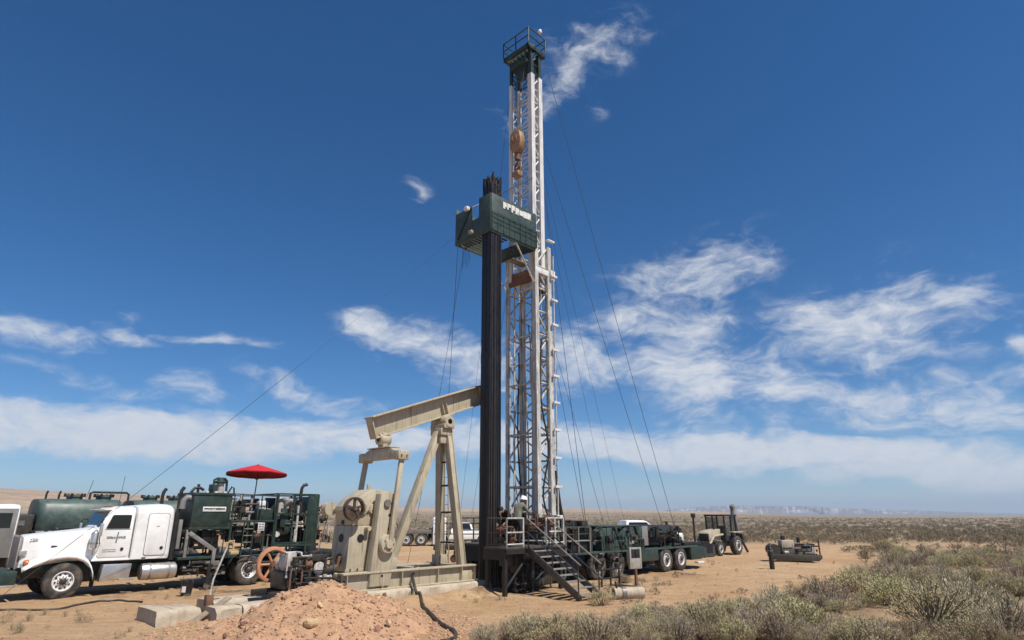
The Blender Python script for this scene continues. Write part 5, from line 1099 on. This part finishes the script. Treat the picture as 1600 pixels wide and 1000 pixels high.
# ------------------------------------------------------------------ white pickups
def pickup(loc, rz, label):
    p = empty('pickup_truck', loc, rz, label, 'pickup')       # local +x is the front
    def sec(x, zb, zt, hw, k=.1):
        c = [(hw-.04,zb),(hw,zb+.15),(hw,zt-k),(hw-.03,zt-k*.4),(hw-.1,zt)]; return [(x,-a,b) for a,b in c]+[(x,a,b) for a,b in reversed(c)]
    bd = MB().loft([sec(2.75,.55,.95,.88), sec(2.7,.5,1.12,.95), sec(2.2,.5,1.2,.98), sec(1.2,.5,1.26,.99), sec(1.1,.5,1.26,.99), sec(-.9,.5,1.28,.99)]).build('body', w_, p, 0, ang=40)
    B('bed_side', w_, p, (-2.9,-.92,-.99,-.9,.5,1.3), (-2.9,-.92,.9,.99,.5,1.3), (-2.95,-2.88,-.99,.99,.5,1.3), (-2.9,-.92,-.9,.9,.6,.68), bevel=.015)
    def cs_(x, zt, hw): return [(x,-.97,1.24),(x,-hw,zt-.05),(x,-hw+.08,zt),(x,hw-.08,zt),(x,hw,zt-.05),(x,.97,1.24)]
    cbn = MB().loft([cs_(1.15,1.27,.95), cs_(.55,1.80,.78), cs_(.3,1.86,.76), cs_(-.5,1.87,.76), cs_(-.75,1.84,.76), cs_(-.9,1.27,.95)]).build('cabin', w_, p, 0, ang=30)
    for s in (-1,1):
        MB().add([(.92,s*.945,1.32),(-.72,s*.945,1.32),(-.6,s*.80,1.75),(.5,s*.80,1.75)], [(0,1,2,3)]).build('side_window', MT['glass'], cbn, smooth=False)
        for x in (1.85,-1.75):
            wheel(p, x, s*.97, .39, r=.39, w=.24, side=s, rim='rim'); C_('wheel_well', MT['black'], p, (x,s*.70,.42), (x,s*1.0,.42), .48, n=20)
        B('headlight', MT['rim'], p, 2.68,2.78,s*.72-.13,s*.72+.13,.86,1.02)
    MB().add([(1.12,-.86,1.31),(1.12,.86,1.31),(.59,.7,1.78),(.59,-.7,1.78)], [(0,1,2,3)]).build('windshield', MT['glass'], cbn, smooth=False)
    B('grille', MT['black'], p, 2.72,2.8,-.55,.55,.7,1.0); B('bumper', MT['alu'], p, 2.74,2.95,-.95,.95,.42,.62, bevel=.03); B('rear_bumper', MT['alu'], p, -3.1,-2.96,-.9,.9,.45,.6)
    return p
pk1 = pickup(Vector((8.75,46.2,0)), R(8), 'white pickup parked half hidden behind the rig carrier'); pk1.scale = (1.15,1.1,1.16)
pk2 = pickup(Vector((-4.6,58,0)), R(200), 'white pickup far behind the pumping unit legs')
# ------------------------------------------------------------------ behind the pumping unit
pt_ = empty('portable_toilet', Vector((-6.3,56,0)), R(12), 'white portable toilet with dark sign seen between the pump legs', 'toilet')
B('walls', MT['white'], pt_, -.55,.55,-.55,.55,.12,2.15, bevel=.05); MB().loft([[(-.6,-.6,2.15),(.6,-.6,2.15),(.6,.6,2.15),(-.6,.6,2.15)],[(-.4,-.4,2.38),(.4,-.4,2.38),(.4,.4,2.38),(-.4,.4,2.38)]]).build('roof', MT['white'], pt_, .03); B('door', MT['white'], pt_, -.4,.4,-.575,-.553,.18,2.0); B('door_sign', MT['black'], pt_, -.2,.15,-.59,-.577,1.2,1.6, bevel=0); B('base', MT['black'], pt_, -.58,.58,-.58,.58,0,.12)
fl = empty('flatbed_trailer', Vector((-9.5,56.5,0)), R(6), 'dark flatbed trailer with big wheels far behind the pumping unit', 'trailer')
B('bed', MT['black'], fl, -3.2,4.2,-1.2,1.2,1.05,1.25); B('headboard', MT['steel'], fl, 4.1,4.2,-1.2,1.2,1.25,2.0)
for s in (-1,1):
    for x in (.4,1.65): wheel(fl, x, s*1.2, .52, side=s, rim='rim')
    B('side_rail', MT['steel'], fl, -3.2,4.2,s*1.2-.03,s*1.2+.03,1.0,1.3); 
for x in (-2.4,3.6): B('landing_leg', MT['black'], fl, x-.08,x+.08,-.6,.6,0,1.05)
clutter(fl, (-2.9,-.4,-1.1,1.0,1.25,2.1), 81, 8, 5, 4, ('steel','grease','rimgrey','rust')); clutter(fl, (.2,3.8,-1.1,1.0,1.25,1.6), 82, 6, 3, 3, ('wood','steel'))
cw = empty('pipe_catwalk', wp(716,846,33.0)*1.0, R(2), 'dark catwalk with a row of rails behind the pump legs and the black pipes', 'catwalk'); cw.location.z = 0
B('walkway', MT['grease'], cw, -1.2,3.2,-.5,.5,.85,1.05)
for x in (-1.0,.2,1.4,2.6): rod('trestle_leg', (x,-.45,0), (x,-.45,.85), .05, MT['black'], cw, True); rod('trestle_leg', (x,.45,0), (x,.45,.85), .05, MT['black'], cw, True)
for x in (-1.1,.1,1.3,2.5,3.15): rod('rail_post', (x,-.48,1.05), (x,-.48,2.1), .025, MT['black'], cw)
for z in (2.1,1.6): rod('rail', (-1.2,-.48,z), (3.2,-.48,z), .025, MT['black'], cw)
clutter(cw, (-.6,3.0,-.4,.5,.1,.85), 83, 10, 5, 5, ('redbrown','rust','grease','rimgrey'))
# ------------------------------------------------------------------ green tank trailer behind the truck
TT = empty('tank_trailer', TR.matrix_basis @ Vector((0,7.4,0)), RZ, 'long dull green tank trailer standing behind the white truck', 'tank trailer')
def tsec(x, k):
    hw, z0, z1 = 1.2*k, 1.7+.3*(1-k), 3.16-.10*(1-k); c = [(hw*.85,z0),(hw,z0+.14),(hw*1.02,2.5),(hw*.98,z1-.26),(hw*.8,z1-.08),(hw*.45,z1)]
    return [(x,-a,b) for a,b in c]+[(x,a,b) for a,b in reversed(c)]
tk = MB().loft([tsec(.25,.86), tsec(.35,.96), tsec(.5,1.0), tsec(3.0,1.0), tsec(3.15,.96), tsec(3.25,.86)]).build('tank', MT['tankgreen'], TT, 0, ang=50)
tk2 = MB().loft([tsec(3.75,.84), tsec(3.85,.94), tsec(4.0,.98), tsec(6.4,.98), tsec(6.6,.94), tsec(6.7,.84)]).build('tank', MT['tankgreen'], TT, 0, ang=50)
for x in (1.6,2.7,4.6,5.7): 
    h = MB().lathe([(.3,0),(.3,.1),(.34,.11),(.34,.17),(.25,.21),(0,.22)], (x,-.1,3.15), (0,0,1), 20).build('hatch', MT['tankgreen'], tk)
    for k in range(6): C_('hatch_clamp', MT['black'], h, (x+.36*math.cos(k*1.05),-.1+.36*math.sin(k*1.05),3.26), (x+.36*math.cos(k*1.05),-.1+.36*math.sin(k*1.05),3.40), .05, n=8)
T_('top_pipe', MT['green'], tk, [(2.1,-.4,3.12),(2.1,-.4,3.42),(2.2,-.4,3.47),(3.5,-.4,3.47),(3.6,-.4,3.4),(3.6,-.4,3.12)], .05)
for x in (.5,.95): T_('vent_pipe', MT['black'], tk, [(x,-.5,3.05),(x,-.5,3.35),(x+.04,-.5,3.48)], .04)
rod('whip', (2.1,.2,3.2), (2.25,.2,4.0), .01, MT['black'], tk)
B('trailer_frame', MT['black'], TT, .3,7.0,-1.0,1.0,1.2,1.7); B('dark_underside_fill', MT['black'], TT, 1.0,6.6,-.9,.9,.5,1.2)
for s in (-1,1):
    for x in (5.0,6.3): wheel(TT, x, s*1.2, .52, side=s, rim='rimgrey')
    C_('landing_leg', MT['black'], TT, (1.2,s*.8,0), (1.2,s*.8,1.2), .08)
ls = B('pump_housing', MT['grease'], TT, -.75,.2,-1.0,.9,1.0,2.55, bevel=.08); B('hood_vent', MT['steel'], TT, -.5,-.1,-1.02,-1.0,2.1,2.3, bevel=0)
clutter(TT, (-2.0,.1,-1.15,.8,.6,2.2), 91, 18, 7, 8, ('grease','black','steel','tongue','rust'))
# truck at the left edge, seen from behind its cab
LT = empty('work_truck', Vector((-19.3,25.4,0)), RZ+R(2), 'white truck cab with shade-grey rear wall at the left edge of the scene', 'truck')
lc = MB().loft([[(x,-1.1,1.0),(x,-1.1,2.75-k),(x,-1.0,2.9-k),(x,1.0,2.9-k),(x,1.1,2.75-k),(x,1.1,1.0)] for x,k in ((-2.2,.5),(-1.9,.05),(-.6,0),(-.35,.02),(-.3,.08))]).build('cab', w_, LT, 0)
B('rear_wall', MT['tongue'], lc, -.305,-.26,-1.05,1.05,1.02,2.78, bevel=.02); B('rear_window', MT['glass'], lc, -.262,-.25,-.75,-.25,2.1,2.6, bevel=.01); B('rear_window', MT['glass'], lc, -.262,-.25,.1,.7,2.1,2.6, bevel=.01)  # the wall's grey is the shade on the white cab's back, put into colour
B('side_panel', MT['tongue'], lc, -1.75,-.34,-1.125,-1.1,1.0,2.74, bevel=.01); B('side_window', MT['glass'], lc, -.95,-.5,-1.135,-1.12,2.05,2.58, bevel=0)  # added grey panel colours shade onto the white cab's near side
B('chassis', MT['black'], LT, -3.0,4.0,-.45,.45,.6,.95); B('flat_deck', MT['steel'], LT, .3,4.0,-1.15,1.15,1.0,1.12); C_('stack', MT['black'], LT, (-1.9,.5,1.0), (-1.9,.5,3.2), .06)
for s in (-1,1): wheel(LT, -2.0, s*1.15, .52, side=s); wheel(LT, 2.6, s*1.15, .52, side=s, dual=True)
clutter(LT, (.1,2.2,-1.15,.9,1.12,2.0), 95, 14, 6, 7, ('grease','black','steel','rust','tongue'))
clutter(LT, (-.2,3.0,-1.15,.5,.45,1.0), 96, 8, 4, 4, ('grease','black','rust'))

# ------------------------------------------------------------------ dirt pile
q_ = random.Random(5)
DC = Vector((-4.35,15.9,0))
def pile_h(x, y):
    dx, dy = x-DC.x, y-DC.y; a = math.atan2(dy, dx)
    rr_ = math.hypot(dx/2.8, dy/2.6)*(1+.12*math.sin(2*a+1)+.08*math.sin(5*a)+.28*fbm(x*.7,y*.7,3))
    h = 1.02*max(0, 1-rr_)**1.0 + .2*math.exp(-((dx+.7)**2+(dy+.5)**2)/.5)*max(0,1-rr_)
    f = min(1, max(0, 1.15-rr_)*3)
    return h + (fbm(x*1.6,y*1.6,5)*.11 + fbm(x*7,y*7,3)*.035)*f - .06*(1-f) - .02
gx_ = [[(DC.x-3.4+i*.06, DC.y-3.2+j*.06, pile_h(DC.x-3.4+i*.06, DC.y-3.2+j*.06)) for j in range(108)] for i in range(114)]
dp = MB().sheet(gx_).build('dirt_pile', MT['dirt'], None, 0, ang=180); tag(dp, 'heap of loose reddish dirt and clods in the foreground', 'dirt pile')
def clod_mesh(seed, sub=1, rough=.35):
    bm = bmesh.new(); bmesh.ops.create_icosphere(bm, subdivisions=sub, radius=1); k = random.Random(seed)
    for v in bm.verts: v.co *= 1 + k.uniform(-rough, rough*.6)
    me = bpy.data.meshes.new('clod'); bm.to_mesh(me); bm.free(); me.materials.append(MT['clod']); return me
cms = [clod_mesh(i) for i in range(5)]
for i in range(300):
    a = q_.uniform(0,6.283); r = math.sqrt(q_.random())*2.7; x = DC.x+r*math.cos(a); y = DC.y+r*math.sin(a)
    if y > DC.y+1.2: continue
    s = .022+.075*q_.random()**3
    o = link(bpy.data.objects.new('dirt_clod', q_.choice(cms)), dp); o.location = (x,y,pile_h(x,y)+s*.3); o.scale = (s*q_.uniform(.8,1.3),s*q_.uniform(.8,1.3),s*q_.uniform(.6,1)); o.rotation_euler = (q_.uniform(0,6),q_.uniform(0,6),q_.uniform(0,6))
def scatter_mesh(name, spots, mat, kind, base):
    """many small lumps joined as one"""
    V = np.array([v.co for v in base.vertices]); Fc = np.array([p.vertices for p in base.polygons]); vs = []; fs = []
    for k, (x,y,z,s) in enumerate(spots):
        a = q_.uniform(0,6.28); Rm = np.array([[math.cos(a),-math.sin(a),0],[math.sin(a),math.cos(a),0],[0,0,1]])
        vs.append((V*np.array([q_.uniform(.7,1.3),q_.uniform(.7,1.3),q_.uniform(.5,1)])*s)@Rm.T + np.array([x,y,z])); fs.append(Fc+k*len(V))
    me = bpy.data.meshes.new(name); me.from_pydata(np.concatenate(vs).tolist(), [], np.concatenate(fs).tolist()); me.materials.append(mat)
    return link(bpy.data.objects.new(name, me))
sp = []
for i in range(7000):
    a = q_.uniform(0,6.283); r = math.sqrt(q_.random())*3.7; x = DC.x+r*math.cos(a); y = DC.y+r*math.sin(a)
    sp.append((x,y,max(ground_h(x,y),pile_h(x,y))+.004,.009+.05*q_.random()**3.5))
o = scatter_mesh('small_clods', sp, MT['clod'], 'stuff', cms[1]); o.parent = dp; o['kind'] = 'stuff'
sp = []
for i in range(7000):
    px = q_.uniform(-40,1640); py = q_.uniform(872,1010); p = gp(px,py)
    if fbm(p.x*.5,p.y*.5,3) < -.12: continue
    sp.append((p.x,p.y,ground_h(p.x,p.y)+.004,.008+.045*q_.random()**5))
o = scatter_mesh('gravel', sp, MT['clod'], 'stuff', cms[2]); tag(o, 'loose pebbles and small clods scattered over the sand', 'gravel', kind='stuff')
for i,(px,py,s,lb) in enumerate(((332,987,.17,'pale lump of rock at the left foot of the dirt heap'),(484,993,.15,'largest rounded clod low on the front of the dirt heap'))):
    o = link(bpy.data.objects.new('rock', clod_mesh(30+i,2,.12))); p = gp(px,py); o.location = (p.x,p.y,max(0,pile_h(p.x,p.y))+s*.4) if i else (p.x,p.y,s*.5)
    if i: p = wp(px,py,14.1); o.location = (p.x,14.1,pile_h(p.x,14.1)+.05)
    o.scale = (s*1.1,s,s*.75); tag(o, lb, 'rock')
# hose and cable
hp = [wp(650,884,20.9),wp(645,900,20.4),wp(650,925,19.9),gp(655,940,.04),gp(672,958,.04),gp(690,975,.04),gp(706,984,.04),gp(712,992,.04),gp(708,999,.04),gp(690,1003,.04)]
hp = [Vector((p.x,p.y,max(p.z,ground_h(p.x,p.y)+.035,pile_h(p.x,p.y)+.035))) for p in smooth_path(hp,6)]
hs_ = MB().tube(hp, .045, 10).build('hose', MT['cable'], None); tag(hs_, 'thick black hose curling over the sand from the pumping unit', 'hose')
cp = [gp(x,y,.03) for x,y in ((-40,956),(20,951),(80,949.5),(120,945),(160,940),(190,939),(222,941))]
cp = [Vector((p.x,p.y,ground_h(p.x,p.y)+.022)) for p in smooth_path(cp,6)]
tag(MB().tube(cp, .03, 8).build('cable', MT['cable'], None), 'dark cable lying on the sand in front of the white truck', 'cable')
cp = [gp(x,y,.03) for x,y in ((664,925),(670,932),(676,938))]
tag(MB().tube([wp(660,905,21.2),wp(668,930,20.6),wp(672,934,20.5)], .03, 8).build('stake', MT['rust'], None), 'short rusty stake leaning in the dry grass before the pump base', 'stake')

# ------------------------------------------------------------------ scrub
rs = np.random.RandomState(3)
def shrub_mesh(seed, mat, nbr=60, nl=40, spread=1.0, hgt=.7, leaf=.05, wid=.015):
    k = np.random.RandomState(seed); V = []; Fs = []; mi = []
    def blade(p, d, l, w, m):
        s = np.cross(d, k.normal(size=3)); s /= np.linalg.norm(s)+1e-9; b = len(V)
        V.extend([p-s*w*.5, p+s*w*.5, p+d*l*.6+s*w*.35, p+d*l]); Fs.append((b,b+1,b+2,b+3)); mi.append(m)
    for i in range(nbr):
        a = k.uniform(0,2*np.pi); e = np.arccos(k.uniform(.12,1.0)); R_ = k.uniform(.72,1.08)
        tip = np.array([np.cos(a)*np.sin(e)*.5*spread*R_, np.sin(a)*np.sin(e)*.5*spread*R_, .06+hgt*np.cos(e)**.8*R_])
        base = np.array([k.normal()*.04, k.normal()*.04, 0.]); mid = base*.5+tip*.5+np.array([0,0,-.04])
        for p, q in ((base,mid),(mid,tip)):      # twig
            d = q-p; l = np.linalg.norm(d); d /= l; s = np.cross(d,[0.3,.2,.9]); s /= np.linalg.norm(s); w = .012; b = len(V)
            V.extend([p-s*w,p+s*w,q+s*w*.6,q-s*w*.6]); Fs.append((b,b+1,b+2,b+3)); mi.append(1)
        od = tip-np.array([0,0,.1]); od /= np.linalg.norm(od)
        for j in range(nl):
            f = k.uniform(.35,1.08)**.7; p = mid*(1-f)+tip*f + k.normal(size=3)*.045; p[2] = max(.015,p[2])
            d = od*.6+np.array([0,0,.75])+k.normal(size=3)*.42; d /= np.linalg.norm(d); blade(p, d, leaf*k.uniform(.6,1.5), wid*k.uniform(.7,1.3), 0)
    me = bpy.data.meshes.new('shrub'); me.from_pydata([tuple(v) for v in V], [], Fs); me.materials.append(mat); me.materials.append(MT['twig']); me.polygons.foreach_set('material_index', mi); return me
SM = [shrub_mesh(1,MT['sage'],66,52,1.0,.66,.038,.011), shrub_mesh(2,MT['sage'],55,44,1.2,.58), shrub_mesh(3,MT['sagedry'],70,26,1.0,.72,.055,.011), shrub_mesh(4,MT['sagedry'],84,40,1.3,.56,.04,.011), shrub_mesh(5,MT['sagedry'],50,30,1.0,.62,.07,.010), shrub_mesh(6,MT['sage'],74,50,1.15,.68,.04,.011)]
SMALL = [shrub_mesh(11,MT['scrub'],14,16,1.0,.62,.11,.03), shrub_mesh(12,MT['scrub'],14,15,1.15,.5,.11,.03)]
GRASS = shrub_mesh(21,MT['straw'],16,14,.9,.9,.25,.012)
spots = []; q_ = random.Random(17)
# placed ones seen singly
fixed = [(940,946,.55,1),(1000,985,.7,0),(870,1003,.65,5),(1385,898,.95,3),(1460,985,1.25,0),(1515,968,1.05,3),(1395,948,1.0,5),(1340,935,1.05,1),(1570,995,1.0,2),(1180,995,.8,4),(1100,995,.8,0),(1240,985,.85,1),(1300,955,.9,2),(820,1006,.55,2),(790,1004,.5,4),(930,1008,.7,3),(975,1000,.6,1),(1150,975,.65,0),(1210,958,.7,3),(1275,940,.8,5),(1335,915,.85,0),(950,928,.35,2),(968,905,.4,4),(975,912,.42,0),(1058,903,.4,4),(755,996,.3,5)]
for px,py,s,k in fixed:
    p = gp(px,py); spots.append((p.x,p.y,s*1.2,k))
tries = 0
while tries < 9000 and len(spots) < 2600:
    tries += 1
    Y = 11.5*math.exp(q_.random()*math.log(13)); X = q_.uniform(-.30,.95)*Y
    v = veg_amount(X,Y)
    if q_.random() > v*(.35+1.2*fbm(X*.2,Y*.2,2)+.15): continue
    if Y < 13.6: continue
    if 7.5 < X < 10.5 and 15.5 < Y < 17.5: continue
    if X > 8 and X < 18 and 33 < Y < 52: continue
    s = q_.uniform(.38,.88)*(1.25 if q_.random() < .25 else 1)*(.8 if Y < 20 else 1.0)
    if any((X-a)**2+(Y-b)**2 < (.30*(s+c))**2 for a,b,c,_ in spots[-600:]): continue
    spots.append((X,Y,s,q_.randrange(6)))
for i in range(40):     # thin regrowth on the pad
    px = q_.uniform(960,1330); py = q_.uniform(905,960); p = gp(px,py)
    if abs(px-1060) < 40 and py < 910: continue
    spots.append((p.x,p.y,q_.uniform(.18,.4),q_.choice((2,4,4,2,1))))
# nearest / largest in view are things of their own
vis = []
rest = []
for (x,y,s,k) in spots:
    zc = y*math.cos(PITCH)-CAMH*math.sin(PITCH)
    px = 800+F*x/zc; py = 500-F*(-y*math.sin(PITCH)-CAMH*math.cos(PITCH))/zc
    if -20 < px < 1620 and py-s*F/zc < 1000: vis.append((s/zc,x,y,s,k,px))
    else: rest.append((x,y,s,k))
vis.sort(reverse=True)
protos = {}
for i,(_,x,y,s,k,px) in enumerate(vis):
    if i >= 290 or y > 75: rest.append((x,y,s,k)); continue
    o = link(bpy.data.objects.new('sagebrush', SM[k])); o.location = (x,y,ground_h(x,y)-.02); s *= 1.12
    o.scale = (s*q_.uniform(.95,1.15),s*q_.uniform(.95,1.15),s*q_.uniform(.8,1.05)); o.rotation_euler = (q_.uniform(-.08,.08),q_.uniform(-.08,.08),q_.uniform(0,6.28))
    dry = k in (2,3,4)
    if y < 24 and px < 1080: lb = 'sagebrush in the foreground clump right of the stairs'
    elif y < 24: lb = 'sagebrush in the near thicket at the lower right'
    elif px < 1300: lb = 'low scrub bush on the edge of the sandy pad'
    elif y < 45: lb = 'sagebrush on the scrub flat right of the sandy pad'
    else: lb = 'distant sagebrush bush on the plain beyond the pad'
    sz = 'tall ' if s > .95 else 'small ' if s < .6 else 'middling '
    lb = lb.replace(' at the lower right', ' at the far right' if px > 1430 else ' at the lower right')
    tag(o, sz+('dry brownish ' if dry else 'grey-green ')+lb, 'bush', 'sagebrush on the desert flat')
def join_scatter(name, spots, meshes, zf=True):
    vs = []; fs = []; mis = []; n0 = 0
    for (x,y,s,k) in spots:
        me = meshes[k % len(meshes)]; n_ = len(me.vertices); a = np.empty(n_*3); me.vertices.foreach_get('co', a); a = a.reshape(-1,3)
        t_ = q_.uniform(0,6.28); c, d = math.cos(t_), math.sin(t_); sx_ = s*q_.uniform(1.0,1.35)
        b = np.stack([(a[:,0]*c-a[:,1]*d)*sx_+x, (a[:,0]*d+a[:,1]*c)*sx_+y, a[:,2]*s*q_.uniform(.75,1.05)+ground_h(x,y)-.02], 1); vs.append(b)
        f = np.empty(len(me.polygons)*4, dtype=np.int64); me.polygons.foreach_get('vertices', f); fs.append(f.reshape(-1,4)+n0); n0 += n_
        m_ = np.empty(len(me.polygons), dtype=np.int32); me.polygons.foreach_get('material_index', m_); mis.append(m_)
    me = bpy.data.meshes.new(name); V = np.concatenate(vs); Q = np.concatenate(fs)
    me.vertices.add(len(V)); me.vertices.foreach_set('co', V.ravel()); me.loops.add(Q.size); me.loops.foreach_set('vertex_index', Q.ravel().astype(np.int32)); me.polygons.add(len(Q)); me.polygons.foreach_set('loop_start', np.arange(0,Q.size,4,dtype=np.int32)); me.polygons.foreach_set('material_index', np.concatenate(mis)); me.update()
    return link(bpy.data.objects.new(name, me)), me
far_s = list(rest)
for i in range(7000):
    Y = 60*math.exp(q_.random()*math.log(9)); X = q_.uniform(-.5,.95)*Y
    if q_.random() > veg_amount(X,Y)*(.6+.8*fbm(X*.03,Y*.03,3)+.2): continue
    far_s.append((X,Y,q_.uniform(.5,1.25),q_.randrange(2)))
o, me = join_scatter('scrub', far_s, SMALL); me.materials.append(MT['scrub']); me.materials.append(MT['twig']); tag(o, 'grey-green scrub covering the plain out to the horizon', 'scrub', kind='stuff')
gs = []
for i in range(900):
    px = q_.uniform(0,1600); py = q_.uniform(870,1005); p = gp(px,py)
    w = fbm(p.x*.35,p.y*.35,3)
    near_pj = 600 < px < 800 and 905 < py < 945
    left_t = px < 330 and py > 955
    if not near_pj and w < .18 and not (left_t and w > 0): continue
    if not (near_pj or left_t or px > 880 or py < 940): continue
    gs.append((p.x,p.y,q_.uniform(.10,.26),0))
o, me = join_scatter('dry_grass', gs, [GRASS]); me.materials.append(MT['straw']); me.materials.append(MT['twig']); tag(o, 'thin dry grass tufts scattered over the sand', 'grass', kind='stuff')
